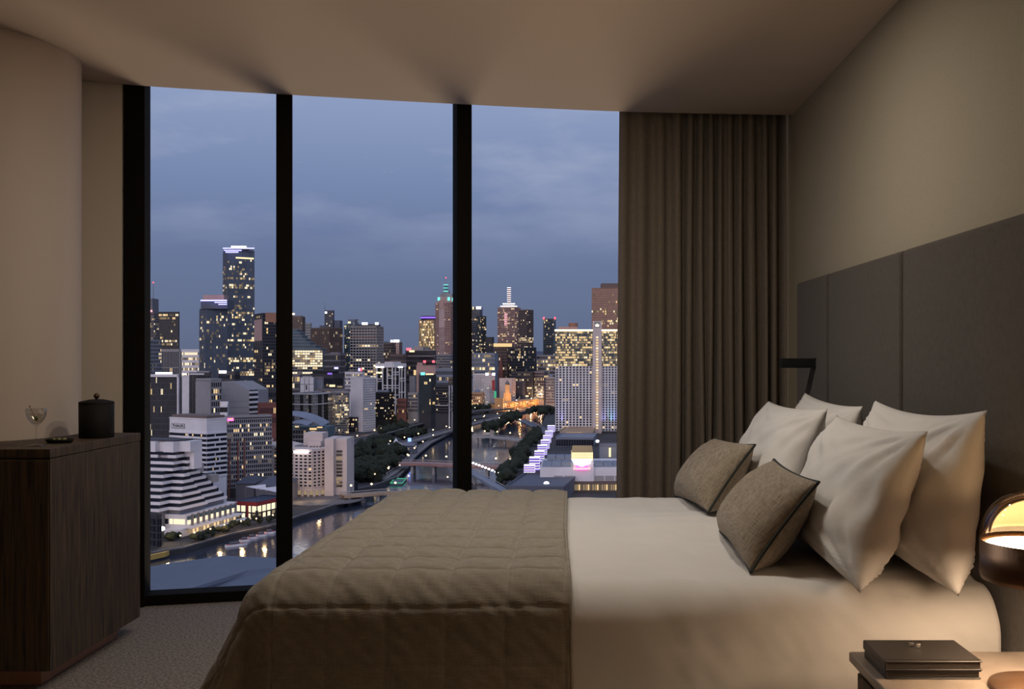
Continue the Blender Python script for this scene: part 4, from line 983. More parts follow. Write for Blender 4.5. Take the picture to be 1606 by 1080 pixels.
t = tower('signed_tower', 'dark tower with a thin antenna and a white logo at its top', 509, 522, 524.5, 487, 3200, 8, 'slate', 'glass', (6, 30, .1, .3), None, lit=.03, vlow=530, body='slate')
part(t, MB().box(pxX(524, 3200), pxX(532, 3200), 3206, 3248, GZ, pz(502, 3200)), 'shoulder_block', K['slate']); part(t, MB().box(pxX(500, 3200), pxX(509, 3200), 3210, 3248, GZ, pz(510, 3200)), 'shoulder_block', K['slate'])
mast(t, 509.6, 487, 474, 3200, .8)
strip(t, 'a', .08, .30, pz(491.5, 3200), pz(488.3, 3200), 'roof_logo', E['white'], 1.0, .5)
t = tower('podium_office', 'low dark office with white posts under the brown piered office', 508, 533, 542, 555, 1840, 15, 'midgrey', 'glass', (9, 8, .14, .25), (4, 8, .14, .25), lit=.10, vlow=585, plant=((.2, .3, .5, .4, 3, 'grey'),))
t = tower('teal_tower', 'narrow teal glass tower beside the grid office', 540, 546, 553, 509, 2272, 45, 'teal', 'greenglass', (3, 30, .1, .3), (3, 30, .1, .3), lit=.30, vlow=580)
t = tower('crystal_tower', 'angular glass-topped tower peeping over the grid office', 546, 556, 562, 501, 2480, 30, 'bluegrey', 'blueglass', (4, 26, .2, .3), (3, 26, .2, .3), lit=.10, vlow=520)
rooflight(t, 546, 550, 504, 507, 2464, E['glow'])
t = tower('grid_office', 'broad concrete grid office with reddish upper windows and roof floodlights', 549.5, 590, 601, 512, 1968, 14, 'concrete', 'glass', (6, 22, .16, .34), (4, 22, .18, .34), rowlit=lambda j, n: .04 if (n-1-j) in (0, 1, 2, 3, 4, 6, 7) else (.68 if j < 9 else .30), vlow=592, body='dark', fdepth=1.2)
part(t, MB().prism([tuple((t['Pc']+t['ea']*a_*t['La']+t['eb']*b_*t['Lb']).xy) for a_, b_ in ((.08, .1), (.78, .1), (.78, .9), (.08, .9))], t['z1'], t['z1']+5), 'roof_plant', K['dark'])
for a_, b_ in ((568, 576.5), (588.5, 593.5)): rooflight(t, a_, b_, 505.5, 509, 1944, E['white'])
rooflight(t, 562, 565, 577, 582, 1920, E['violet'], 'wall_sign'); rooflight(t, 565, 568, 577, 582, 1920, E['red'], 'wall_sign')
for j in (1, 2): strip(t, 'a', .02, .98, t['z1']-1.2-(j+.72)*(t['z1']-1.2-GZ)/22, t['z1']-1.2-(j+.30)*(t['z1']-1.2-GZ)/22, 'reddish_row', K['brick'], .3, .1)  # brick-red strips across two upper window rows
# small dome
o = MB().lathe([(17, 0)]+[(17*math.cos(q), 14*math.sin(q)) for q in np.linspace(0.05, math.pi/2, 8)], 24, (pxX(605, 3040), 3040, pz(542, 3040))).build('dome', K['teal'], smooth=True)
rt = empty('domed_hall', (pxX(605, 3040), 3040, GZ), label='pale green domed hall roof peeping beside the grid office', cat='building'); o.parent = rt
MB().box(pxX(594, 3040), pxX(616, 3040), 3016, 3080, GZ, pz(542, 3040)).build('body', K['grey'], rt); local(rt)
t = tower('brown_block', 'brown stepped block with a bright roof floodlight', 600, 614, 621, 538, 2160, 25, 'brown', 'glass', (6, 16, .3, .35), (3, 16, .3, .35), lit=.06, vlow=575)
t = tower('brown_block', 'taller brown-pink block left of the red-signed roof', 612, 626, 631, 537, 2272, 15, 'pink', 'glass', (3, 20, .5, .5), None, lit=.03, vlow=575, body='brown')
rooflight(t, 613, 616, 533, 536.5, 2256, E['white']); rooflight(t, 617.5, 626, 532.5, 536.5, 2256, E['white'])
t = tower('brown_block', 'low brown block with one lit window beside the red-signed roof', 612, 632, 637, 556, 1920, 14, 'brown', 'glass', (6, 8, .3, .35), (2, 8, .3, .35), lit=.12, vlow=585)
t = tower('red_signed_block', 'dark block with a red rooftop sign and a pale plant box', 636, 680, 684, 550, 2048, 5, 'dark', 'glass', (12, 9, .04, .45), None, lit=.06, vlow=600, plant=((.38, .1, .34, .5, 9, 'concrete'), (.18, .3, .2, .5, 8, 'midgrey')))
rooflight(t, 637.5, 645, 545.5, 549.5, 2040, E['red'], 'roof_sign'); rooflight(t, 642, 650, 549, 552, 2032, E['glow'], 'lit_corner')
for q in (548.5, 557.5): rooflight(t, 640, 683, q, q+1.1, 2042, K['grey'], 'white_band')
for a_ in (664, 678): rooflight(t, a_, a_+4, 565, 568.5, 2032, E['red'], 'wall_sign')
t = tower('gold_tower', 'golden-lit glass tower with a violet crown beside the spired tower', 657, 681, 684, 502, 2720, 8, 'gold', 'copperglass', (12, 22, .08, .25), None, rowlit=lambda j, n: .62 if j > 6 else .2, vlow=560, weights=(4, 3, 5, 4))
part(t, MB().box(pxX(660, 2720), pxX(683, 2720), 2723, 2760, t['z1'], pz(495, 2720)), 'crown', K['dark']); rooflight(t, 660, 683, 496.5, 499, 2718, E['purple'], 'violet_band')
# spired pink tower
t = tower('spired_tower', 'tall pink stone tower with a teal-lit stepped crown and spire', 683, 706, 717, 474, 2496, 22, 'pink', 'warmglass', (11, 40, .34, .34), (5, 40, .34, .34), lit=.12, vlow=600, fdepth=1.0)
Yq = 2520
for (a_, b_, v0, v1, m) in ((686.5, 713, 474, 465.5, 'pink'), (690, 709, 465.5, 460.5, 'grey'), (694, 704, 460.5, 455, 'grey'), (696.5, 701.5, 455, 448, 'teal')):
    cs = part(t, MB().box(pxX(a_, Yq), pxX(b_, Yq), Yq-2, Yq+22, pz(v0, Yq), pz(v1, Yq)), 'crown_step', K[m])
mast(t, 699.3, 450, 436, Yq, 1.0, K['pink'], 'spire'); rooflight(t, 698.6, 700.2, 434.5, 436.2, Yq, E['red'])
for a_, v in ((686.5, 466), (702, 466), (709, 467)): rooflight(t, a_, a_+3.6, v, v+5.2, Yq-4, E['teal'], 'crown_light')
for v in (446, 451, 456): rooflight(t, 695.5, 703, v, v+1.0, Yq-3, E['teal'], 'spire_light')
strip(t, 'a', .26, .60, pz(560, 2496), pz(484, 2496), 'pale_bay', K['white'], .35, .2)
bay_ = MB()
for i in range(30):
    z = pz(560, 2496)+i*2.5
    p, q = on(t, 'a', .26, z, .3), on(t, 'a', .60, z, .3); bay_.obox(p, q-p, t['na']*.2, (0, 0, 1.3))
stuff(part(t, bay_, 'bay_window_rows', K['glass']))
strip(t, 'a', .28, .58, pz(484, 2496), pz(470, 2496), 'pink_gable', K['pink'], 1.4, 1.0)  # gable in the same pink as the tower wall
t = tower('spired_tower_podium', 'grey lower block at the foot of the spired tower', 682, 706, 712, 556, 2240, 15, 'grey', 'glass', (9, 14, .3, .34), (3, 14, .3, .34), lit=.14, vlow=600)
t = tower('pink_box', 'plain pink-brown box building with lit edges below the red signs', 653, 683, 688, 574, 1792, 8, 'pink', 'glass', None, None, body='pink', vlow=600, plant=((.72, .1, .26, .4, 6.5, 'pink'),))
rooflight(t, 649, 652.5, 580, 588, 1784, L1, 'lit_shaft')
t = tower('lowrise', 'grey low-rise with a line of lit windows at the foot of the pink box', 683, 717, 718, 579, 1760, 3, 'bluegrey', 'glass', (12, 6, .3, .4), None, lit=.2, vlow=605, plant=((.1, .2, .6, .4, 3, 'grey'),))
# white lattice-framed office
t = tower('lattice_office', 'dark office wrapped in a white lattice frame of posts and bands', 591, 617, 635, 571, 1616, 34, 'black', 'glass', (6, 20, .06, .10), (5, 20, .06, .10), lit=.13, vlow=645, body='black')
for f, ss in (('a', (.0, .36, .64, .94)), ('b', (.10, .45, .66, .94))):
    for s in ss: strip(t, f, s, s+.055, GZ, t['z1'], 'white_post', K['white'], 1.8, 1.6)
for f, s0, s1, v in (('a', .64, 1, 589), ('a', .64, 1, 592.5), ('a', .36, 1, 604), ('a', .36, 1, 608), ('a', .0, .4, 594), ('a', 0, .4, 597.5), ('b', 0, .5, 583), ('b', 0, .5, 587), ('b', .45, 1, 593), ('b', .45, 1, 597), ('b', 0, .5, 604), ('b', 0, .5, 608), ('b', .4, 1, 615), ('b', 0, .5, 619), ('b', 0, .45, 625), ('b', 0, .45, 630), ('a', .36, .7, 615)):
    strip(t, f, s0, s1, pz(v+1, 1616), pz(v-.2, 1616), 'white_band', K['white'], 1.7, 1.4)
for f in 'ab': strip(t, f, -.02, 1.02, pz(576, 1616), t['z1']+1.5, 'crown_band', K['white'], 2.6, 2.4)
part(t, MB().prism([tuple((t['Pc']+t['ea']*a_*t['La']+t['eb']*b_*t['Lb']).xy) for a_, b_ in ((.1, .1), (.6, .1), (.6, .8), (.1, .8))], t['z1'], t['z1']+4), 'roof_plant', K['white'])
for f, s0, s1 in (('a', 0, .5), ('b', .3, .7)): strip(t, f, s0, s1, pz(576.5, 1616), pz(574.6, 1616), 'light_strip', E['white'], 3.0, .3)
strip(t, 'a', 0, .38, pz(586, 1616), pz(583, 1616), 'lit_floor', L2, 1.9, .3)
# white slab tower
t = tower('slab_tower', 'white slab tower with one blank wall and a gridded windowed side', 550, 569, 588.5, 593, 1408, 28, 'white', 'teal', None, (7, 17, .30, .34), lit=.05, vlow=690, body='white', weights=(4, 1, 3, 3), plant=((.1, .3, .7, .4, 3, 'concrete'),))
t = tower('grid_block', 'low white gridded block behind the white slab tower', 541, 568, 571, 584, 1600, 5, 'white', 'glass', (13, 10, .32, .38), None, lit=.3, vlow=610, plant=((.0, .2, .9, .5, 2.5, 'dark'),))
# modern dark building with pale panel box
t = tower('dark_complex', 'long dark modern building with purple lights and a lit upper slot', 487, 523, 538, 587, 1488, 22, 'dark', 'glass', (12, 3, .06, .5), (6, 3, .06, .5), lit=.0, vlow=620, body='dark', plant=((.1, .1, .85, .7, 5, 'black'),))
rooflight(t, 517, 525.5, 603, 606.3, 1475, E['glow'], 'lit_slot'); rooflight(t, 512, 515, 602, 605, 1475, L3, 'lit_slot'); rooflight(t, 529, 537, 605, 607.4, 1480, L3, 'lit_slot')
rooflight(t, 514, 521, 584.5, 587, 1469, E['purple'], 'purple_light'); rooflight(t, 524.5, 530.5, 575.5, 578.5, 1536, E['violet'], 'roof_sign')
t = tower('panel_box', 'pale box with big square wall panels behind the classical hotel', 471, 491.5, 492.5, 593, 1440, 3, 'white', 'glass', None, None, body='white', plant=((.1, .2, .75, .4, 3.5, 'concrete'),))
for s in (.32, .65): strip(t, 'a', s, s+.03, GZ, t['z1'], 'panel_joint', K['dark'], .15, .1)
strip(t, 'a', 0, 1, pz(602.6, 1440), pz(602, 1440), 'panel_joint', K['dark'], .15, .1); strip(t, 'a', .42, .52, pz(611, 1440), pz(603.5, 1440), 'window_slot', K['glass'], .2, .1)
t = tower('grey_complex', 'grey low building left of the panel box by the mullion', 452, 470, 472, 588, 1472, 4, 'midgrey', 'glass', (6, 6, .2, .3), None, lit=.10, vlow=625)
t = tower('grey_complex', 'grey glass link building right of the panel box', 493, 506, 508, 592, 1448, 4, 'midgrey', 'bluegrey', (3, 4, .12, .2), None, lit=.02, vlow=625)
# classical riverside hotel
t = tower('classical_hotel', 'ornate dark hotel with pale pilasters and a white cornice line', 450, 492, 520, 618, 1344, 16, 'concrete', 'glass', (13, 9, .40, .26), (8, 9, .40, .26), lit=.08, vlow=672, body='dark', fdepth=1.0, plant=((.2, .2, .2, .5, 3, 'concrete'), (.55, .2, .2, .5, 2, 'concrete')))
for f in 'ab': strip(t, f, 0, 1, pz(634.6, 1344), pz(633.2, 1344), 'cornice', K['white'], 1.8, 1.6); strip(t, f, 0, 1, t['z1']-.4, t['z1']+.8, 'cornice', K['white'], 1.6, 1.4)
for s in (.18, .52, .82): strip(t, 'a', s, s+.11, GZ, t['z1']-1.2, 'bay_front', K['black'], 1.3, 1.0)
for s in (.2, .55): strip(t, 'b', s, s+.2, GZ, t['z1']-1.2, 'bay_front', K['black'], 1.3, 1.0)
t = tower('green_lit_office', 'grey-framed glass office with greenish lit floors', 520, 526, 547, 615, 1376, 62, 'concrete', 'greenglass', (2, 14, .3, .35), (6, 14, .14, .22), rowlit=lambda j, n: .7 if (n-1-j) in (0, 2, 3, 5, 7, 8, 10) else .35, vlow=692, weights=(1, 2, 4, 5))
t = tower('ribbon_office', 'low roof with a green-lit strip behind the classical hotel', 492, 546, 548, 611, 1440, 3, 'midgrey', 'glass', (14, 9, .1, .4), None, rowlit=lambda j, n: .5 if j == n-1 else .1, vlow=630)
t = tower('dark_lowrise', 'black low-rise with amber ribbon windows beside the white slab tower', 589, 611, 617, 616, 1488, 14, 'black', 'glass', (8, 10, .06, .55), (3, 10, .06, .55), lit=.32, vlow=655, plant=((.2, .2, .7, .5, 4, 'bluegrey'),))
t = tower('brick_low', 'small brick block below the white lattice office', 623, 637, 639, 626, 1504, 5, 'brick', 'glass', (6, 5, .4, .4), None, lit=.12, vlow=645)
t = tower('grey_low', 'grey concrete block with pale square windows beside the dark teal-lit tower', 640, 655, 658, 617, 1520, 8, 'concrete', 'glass', (6, 7, .3, .34), None, lit=.12, vlow=645)
t = tower('grey_low', 'plain pale grey service block above the gallery trees', 642, 650, 652, 591, 1696, 8, 'concrete', 'glass', None, None, body='grey')
t = tower('teal_topped_tower', 'dark slender block with a teal rooftop light', 657, 676, 684, 588, 1488, 22, 'dark', 'greenglass', (5, 14, .16, .12), (3, 14, .16, .12), lit=.07, vlow=645, body='dark')
rooflight(t, 660, 666.5, 583.5, 588, 1475, E['teal']); rooflight(t, 668, 680, 585.5, 587.5, 1480, E['glow'])
t = tower('ribbon_block', 'dark ribbon-windowed block with two white fins at its corner', 683, 703, 709, 605, 1440, 20, 'dark', 'glass', (8, 12, .05, .5), (3, 12, .05, .5), lit=.14, vlow=645, body='dark')
for s in (.08, .75): strip(t, 'b', s, s+.18, GZ, t['z1']+.5, 'white_fin', K['white'], 1.4, 1.2)
strip(t, 'a', 0, 1, pz(636, 1440), pz(635, 1440), 'white_edge', K['white'], .9, .7)
t = tower('striped_block', 'small striped block with a bright wall lamp against the second mullion', 709, 724, 726, 613, 1408, 4, 'grey', 'glass', (5, 9, .06, .5), None, lit=.35, vlow=645)
rooflight(t, 713, 716.5, 614, 617, 1402, E['white'])
t = tower('brown_low', 'dark brown block with square windows right of the ribbon block', 703, 719, 721, 592, 1616, 5, 'brown', 'glass', (7, 10, .3, .4), None, lit=.05, vlow=625)
# aquarium-like roof and lower terraces behind the cream hotel
r = empty('arched_hall', (pxX(480, 1040), 1040, GZ), label='hall with a sweeping pale arched metal roof behind the cream hotel', cat='building')
def vault(u0, v0, u1, v1, Y, dp, rise, mat, nm):
    a_, b_ = P(u0, v0, Y), P(u1, v1, Y); k = []; N = 10
    for i in range(N+1):
        s = i/N; p = a_.lerp(b_, s)+Vector((0, 0, rise*4*s*(1-s)))
        k += [p, p+Vector((3, dp, 3)), p+Vector((0, 0, -.8)), p+Vector((3, dp, 2.2))]
    f = []
    for i in range(N): q = 4*i; f += [(q, q+4, q+5, q+1), (q+2, q+3, q+7, q+6), (q, q+2, q+6, q+4), (q+1, q+5, q+7, q+3)]
    MB().add(k, f).build(nm, mat, r, smooth=False)
vault(432, 652, 505, 668, 1040, 22, 5.0, K['bluegrey'], 'arched_roof'); vault(452, 665, 482, 667, 1027, 14, 2.0, K['bluegrey'], 'arched_roof')
MB().box(pxX(420, 1042), pxX(512, 1042), 1044, 1079, GZ, pz(670, 1042)).build('body', K['teal'], r)
for (u0, u1, v0, v1) in ((485, 496, 671, 674), (497, 505, 669, 671), (462, 468, 668, 670), (487, 494, 676, 677.5)):
    MB().box(pxX(u0, 1042), pxX(u1, 1042), 1043.2, 1044.2, pz(v1, 1042), pz(v0, 1042)).build('lit_window', L1, r)
pane, frame = MB(), MB()
facade(pane, frame, (pxX(420, 1040), 1043.9), Vector((1, 0, 0)), Vector((0, -1, 0)), pxX(512, 1040)-pxX(420, 1040), GZ+1, pz(674, 1040), 22, 6, .14, .3, .5, lit=.12, rnd=random.Random(5))
stuff(pane.build('window_grid', [K['glass']]+LIT, r)); stuff(frame.build('facade_frame', K['midgrey'], r)); local(r)
t = tower('lowrise', 'dark shopfront block with red street lights under the white slab tower', 546, 560, 571, 655, 1408, 12, 'dark', 'glass', (4, 5, .2, .3), (3, 5, .2, .3), lit=.2)
t = tower('gallery', 'cream colonnaded building glowing among the street trees', 637, 660, 662, 641, 1600, 4, 'sandstone', 'glass', (6, 3, .3, .3), None, lit=.7, weights=(4, 4, 2, 1))
t = tower('lit_lodge', 'small warm-lit stone building between the street trees', 609, 620, 622, 650, 1570, 4, 'sandstone', 'glass', (3, 2, .4, .4), None, lit=.8, weights=(5, 2, 2, 1))
# ================================================================ BUILDINGS, right window bay
t = tower('black_office', 'dark office tower with roof floodlights beside the second mullion', 730, 752, 756.5, 482, 2975, 10, 'slate', 'glass', (8, 30, .1, .3), (2, 30, .1, .3), lit=.14, vlow=560)
rooflight(t, 741, 743, 481, 485, 2966, E['glow']); rooflight(t, 747, 754.5, 480.5, 484.5, 2966, E['white'])
t = tower('faceted_tower', 'dark faceted tower with zigzag lit windows next to the floodlit office', 747, 755, 762.5, 496, 2835, 45, 'dark', 'greenglass', (4, 30, .12, .3), (4, 30, .12, .3), lit=.34, vlow=560)
t = tower('small_tower', 'short dark tower half hidden behind the glass hall roof', 761, 772, 775, 529, 2625, 12, 'dark', 'glass', (5, 16, .15, .3), None, lit=.16, vlow=560)
t = tower('lit_mast_tower', 'pinkish tower topped by a glowing white and red lattice mast', 780.5, 807, 816.5, 482, 2730, 20, 'pink', 'warmglass', (10, 36, .32, .30), (4, 36, .32, .30), rowlit=lambda j, n: .45 if j > 24 else .18, vlow=600, fdepth=1.0)
Yq = 2748
for (a_, b_, v0, v1) in ((785, 811, 482, 479.5), (788.5, 807.5, 479.5, 475.5)):
    part(t, MB().box(pxX(a_, Yq), pxX(b_, Yq), Yq-2, Yq+20, pz(v0, Yq), pz(v1, Yq)), 'crown_step', K['grey']); rooflight(t, a_, b_, v1, v1+1.1, Yq-3, E['white'], 'crown_light')
mst = part(t, MB().box(pxX(796.0, Yq), pxX(800.6, Yq), Yq+4, Yq+9, pz(475.5, Yq), pz(450.5, Yq)), 'mast', K['brick'])
for i in range(8): sub(rooflight(t, 795.3, 801.3, 450.5+i*3.1, 451.7+i*3.1, Yq+3, E['bar'], 'mast_light'), mst)
strip(t, 'a', .40, .56, pz(510, 2730), pz(490, 2730), 'pale_bay', E['pink'], .5, .3)  # pinkish light put into the bay as its own glow
t = tower('brown_tower', 'plain brown-grey tower joined to the lit-mast tower', 813, 826, 836.5, 486, 2625, 38, 'brown', 'glass', (5, 36, .25, .35), (4, 36, .2, .3), rowlit=lambda j, n: .75 if (n-1-j) in (12, 13) else (.35 if j < 18 else .1), vlow=600)
t = tower('floodlit_block', 'brown block with an orange floodlit top edge below the lit-mast tower', 774, 795, 805, 540, 2328, 20, 'brown', 'glass', (7, 14, .4, .3), (4, 14, .4, .3), lit=.14, vlow=600)
rooflight(t, 774, 803, 538.3, 543.5, 2319, L1, 'lit_crown')  # floodlit edge put in as a strip that glows by itself
t = tower('dark_block', 'dark glass block in front of the brown-grey tower', 800, 822, 841, 545, 2275, 30, 'dark', 'glass', (8, 16, .12, .3), (6, 16, .12, .3), lit=.30, vlow=600)
t = tower('red_lamp_tower', 'slim dark tower with two red lamps on its roof corners', 852, 868, 871.5, 500, 2800, 10, 'slate', 'greenglass', (8, 28, .14, .2), (2, 28, .14, .2), lit=.10, vlow=570)
for a_ in (851.5, 869): rooflight(t, a_, a_+2.6, 497, 500.5, 2791, E['red'])
t = tower('horizon_office', 'low grey office with lit ribbon windows under the red-lamp tower', 842, 871, 873, 557, 2362, 3, 'grey', 'glass', (10, 9, .12, .4), None, lit=.5, vlow=590)
t = tower('wide_glass_hall', 'wide pale glass office with curved roof and lit ribbons', 731, 776, 781, 554, 2188, 6, 'bluegrey', 'blueglass', (14, 9, .06, .35), None, lit=.42, vlow=590, body='bluegrey', weights=(2, 4, 4, 4))
t = tower('copper_tower', 'broad copper-coloured glass tower behind the pale hotel tower', 928, 985, 990, 452, 2625, 3, 'copper', 'copperglass', (20, 34, .06, .22), None, rowlit=lambda j, n: .30 if (n-1-j) in (8, 11, 12, 15, 16) else .06, vlow=640, body='copper', weights=(3, 3, 4, 6))
part(t, MB().box(pxX(943, 2634), pxX(985, 2634), 2636, 2695, t['z1'], pz(444, 2634)), 'roof_plant', K['brown'])
# the pale hotel tower with the emblem
Yc = 1385
t = tower('hotel_tower', 'pale hotel tower with white piers, glowing top floors and an emblem on its shaft', 871, 968, 969.5, 518, Yc, 2, 'white', 'glass', None, None, body='dark', zb=GZ)
zs = pz(574, Yc)
pane, frame, frame2 = MB(), MB(), MB(); rnd = random.Random(77)
for s0, s1, n_ in ((0, .60, 16), (.755, 1, 7)):
    p, q = on(t, 'a', s0, 0), on(t, 'a', s1, 0); d = (q-p); L = d.length; d.normalize()
    facade(pane, frame2, p, d, t['na'], L, zs, t['z1']-1, n_+6, 14, .12, .26, .5, rowlit=lambda j, n: .72, rnd=rnd, weights=(6, 1, 5, 4))
    facade(pane, frame, p, d, t['na'], L, GZ+3, zs, (11 if n_ == 16 else 5), 26, .42, .28, .9, lit=.05, rnd=rnd, weights=(5, 1, 3, 3))
stuff(part(t, pane, 'window_grid', [K['glass']]+LIT)); stuff(part(t, frame, 'pier_grid', K['white'])); stuff(part(t, frame2, 'glazing_frame', K['teal']))
shf = strip(t, 'a', .605, .75, GZ, pz(503.5, Yc), 'shaft', K['cream'], 4.5, 8)
for i in range(34): sub(strip(t, 'a', .66, .695, pz(530+i*4.3, Yc), pz(527.6+i*4.3, Yc), 'shaft_window', L1 if i % 4 else L2, 4.7, .3), shf)
emp = strip(t, 'a', .63, .725, pz(514, Yc), pz(504.5, Yc), 'emblem_panel', K['grey'], 4.8, .4)
# emblem: a little crown of five points
p0 = on(t, 'a', .6775, pz(512.2, Yc), 5.0); ed = -t['ea']; w = t['La']*.034
cr_ = [(-.75, 0), (.75, 0), (1.0, 2.9), (.5, 1.6), (.28, 4.0), (0, 1.9), (-.28, 4.0), (-.5, 1.6), (-1.0, 2.9)]
fr = [p0+ed*(x*w)+Vector((0, 0, z*1.15)) for x, z in cr_]; bk = [p-t['na']*.3 for p in fr]; n = len(fr)
sub(part(t, MB().add(fr+bk, [tuple(range(n)), tuple(range(2*n-1, n-1, -1))]+[(i, n+i, n+(i+1) % n, (i+1) % n) for i in range(n)]), 'emblem', emit('emblem_light', (1, .86, .55), 2.2)), emp)
strip(t, 'a', -.01, .605, pz(519, Yc), pz(516.6, Yc), 'roof_light_strip', E['warm'], 1.4, .6); strip(t, 'a', .75, 1.0, pz(519, Yc), pz(516.6, Yc), 'roof_light_strip', E['warm'], 1.4, .6)
part(t, MB().box(pxX(876, Yc+8), pxX(906, Yc+8), Yc+8, Yc+25, t['z1'], pz(512, Yc)), 'plant_room', K['pink']); part(t, MB().lathe([(0, 0), (6.6, 0), (6.6, 11), (0, 11)], 20, (pxX(899, Yc+18), Yc+18, t['z1'])), 'drum', K['copper'])
for s, m in ((.10, 'violet'), (.24, 'violet'), (.37, 'teal'), (.42, 'blue'), (.50, 'violet'), (.78, 'violet'), (.90, 'teal'), (.96, 'blue')):
    p = on(t, 'a', s, pz(672, Yc), 7.0)
    ld = bpy.data.lights.new('wall_washer', 'SPOT'); ld.energy = 26000; ld.spot_size = math.radians(38); ld.spot_blend = 1.0; ld.color = {'violet': (.35, .35, 1), 'teal': (.2, .75, 1), 'blue': (.2, .3, 1)}[m]; ld.shadow_soft_size = .3
    lo = bpy.data.objects.new('wall_washer', ld); C.objects.link(lo); lo.location = p; lo.rotation_euler = Vector((-t['na'].x*6, -t['na'].y*6, 26)).to_track_quat('-Z', 'Y').to_euler()
# honeycomb block, church spires, station and neighbours
t = tower('honeycomb_block', 'white block with a honeycomb of dark windows and roof floodlights', 742, 767, 776, 587, 2065, 22, 'white', 'glass', (11, 16, .34, .46), (5, 16, .34, .46), lit=.06, vlow=640)
for a_ in (761.5, 772): rooflight(t, a_, a_+4.5, 584.5, 588.5, 2051, E['white'])
rooflight(t, 772, 776, 596, 612, 2044, K['red'], 'red_panel'); rooflight(t, 775, 778.5, 613, 624, 1960, E['green'], 'green_sign')
def spire(name, label, u, vb, vt, w, Y, mat, twin=None):
    r = empty(name, (pxX(u, Y), Y, GZ), label=label, cat='church')
    for du in ((0,) if not twin else (-twin, twin)):
        x = pxX(u+du, Y); s = w*Y/F/2; zb, zt = pz(vb, Y), pz(vt, Y); zm = zb+(zt-zb)*.32
        MB().box(x-s, x+s, Y-s, Y+s, GZ, zm).build('tower', mat, r)
        MB().add([(x-s, Y-s, zm), (x+s, Y-s, zm), (x+s, Y+s, zm), (x-s, Y+s, zm), (x, Y, zt)], [(0, 1, 4), (1, 2, 4), (2, 3, 4), (3, 0, 4), (3, 2, 1, 0)]).build('spire', mat, r)
        for cx_ in (-1, 1):
            for cy_ in (-1, 1):
                q = s*.85; MB().add([(x+cx_*q-1, Y+cy_*q-1, zm), (x+cx_*q+1, Y+cy_*q-1, zm), (x+cx_*q+1, Y+cy_*q+1, zm), (x+cx_*q-1, Y+cy_*q+1, zm), (x+cx_*q, Y+cy_*q, zm+9)], [(0, 1, 4), (1, 2, 4), (2, 3, 4), (3, 0, 4), (3, 2, 1, 0)]).build('pinnacle', mat, r)
    if twin: 
        MB().box(pxX(u-twin-3, Y), pxX(u+twin+3, Y), Y+2, Y+40, GZ, pz(vb, Y)+6).build('nave', mat, r)
    return local(r)
spire('church_spire', 'tall dark red church spire rising beside the floodlit block', 785.5, 597, 553, 7.5, 2328, K['brick'])
spire('cathedral', 'floodlit twin-spired stone cathedral behind the railway station', 823.5, 612, 585, 5.5, 2188, K['sandstone'], 3.0)
t = tower('plain_block', 'plain cream wall building behind the lit clock tower', 783, 802, 808.5, 594, 2082, 25, 'cream', 'glass', None, (3, 12, .4, .5), lit=.05, vlow=632, body='cream')
t = tower('modern_block', 'dark modern block with bright ribbons behind the cathedral', 802, 834, 838, 584, 2135, 6, 'dark', 'glass', (9, 9, .08, .4), None, lit=.4, vlow=625)
t = tower('square_hall', 'grey hall with lit windows and a red lamp right of the cathedral', 838, 853, 860, 583, 2152, 20, 'midgrey', 'glass', (6, 9, .2, .35), (3, 9, .2, .35), lit=.35, vlow=625)
t = tower('domed_office', 'old stone office with a small dome against the pale hotel tower', 856, 870, 872, 592, 2100, 6, 'concrete', 'glass', (4, 8, .4, .4), None, lit=.10, vlow=630)
part(t, MB().lathe([(5, 0)]+[(5*math.cos(q), 6*math.sin(q)) for q in np.linspace(.05, math.pi/2, 7)], 16, (pxX(864, 2105), 2110, t['z1'])), 'dome', K['bluegrey'], smooth=True)
t = tower('grey_office', 'blue-grey office block behind the plain cream wall', 806, 820, 824, 598, 2118, 15, 'slate', 'glass', (5, 9, .2, .3), None, lit=.08, vlow=630)
t = tower('shop_block', 'orange-lit old stone building under the honeycomb block', 731, 756, 760, 616, 1925, 10, 'sandstone', 'glass', (6, 5, .4, .45), (2, 5, .4, .45), lit=.3, vlow=645, weights=(5, 1, 4, 3))
part(t, MB().lathe([(6, 0)]+[(6*math.cos(q), 8*math.sin(q)) for q in np.linspace(.05, math.pi/2, 7)], 16, (pxX(748, 1934), 1939, t['z1'])), 'dome', K['bluegrey'], smooth=True)
# railway station: long arcaded range, clock tower, dome
Ya = 2012
sr = empty('railway_station', (pxX(800, Ya), Ya, GZ), label='long orange floodlit railway station with clock tower and copper dome', cat='station'); t = dict(root=sr)
a0, a1 = Vector((pxX(778, 1934), 1934, 0)), Vector((pxX(862, 2222), 2222, 0)); d = (a1-a0); L = d.length; d.normalize(); n = Vector((d.y, -d.x, 0))
part(t, MB().obox((a0.x, a0.y, GZ), d*L, n*-18, (0, 0, 13)), 'range', K['station']); part(t, MB().obox((a0.x-n.x*2, a0.y-n.y*2, GZ+13), d*L, n*-14, (0, 0, 2.5)), 'roof', K['roof'])
pane, frame = MB(), MB(); facade(pane, frame, a0, d, n, L, GZ, GZ+12.5, 34, 3, .4, .35, .8, lit=.45, rnd=random.Random(3), weights=(6, 1, 3, 2))
stuff(part(t, pane, 'arch_windows', [K['warmglass']]+LIT)); stuff(part(t, frame, 'arcade_frame', K['station']))
def blk(u0, u1, v0, Y, dp, name, mat): return part(t, MB().box(pxX(u0, Y), pxX(u1, Y), Y, Y+dp, GZ, pz(v0, Y)), name, K[mat])
blk(776, 789, 624, 1928, 14, 'end_pavilion', 'station'); blk(790, 801, 616, 2012, 10, 'clock_tower_base', 'station'); blk(792.5, 799, 603, 2009, 9, 'clock_tower', 'station')
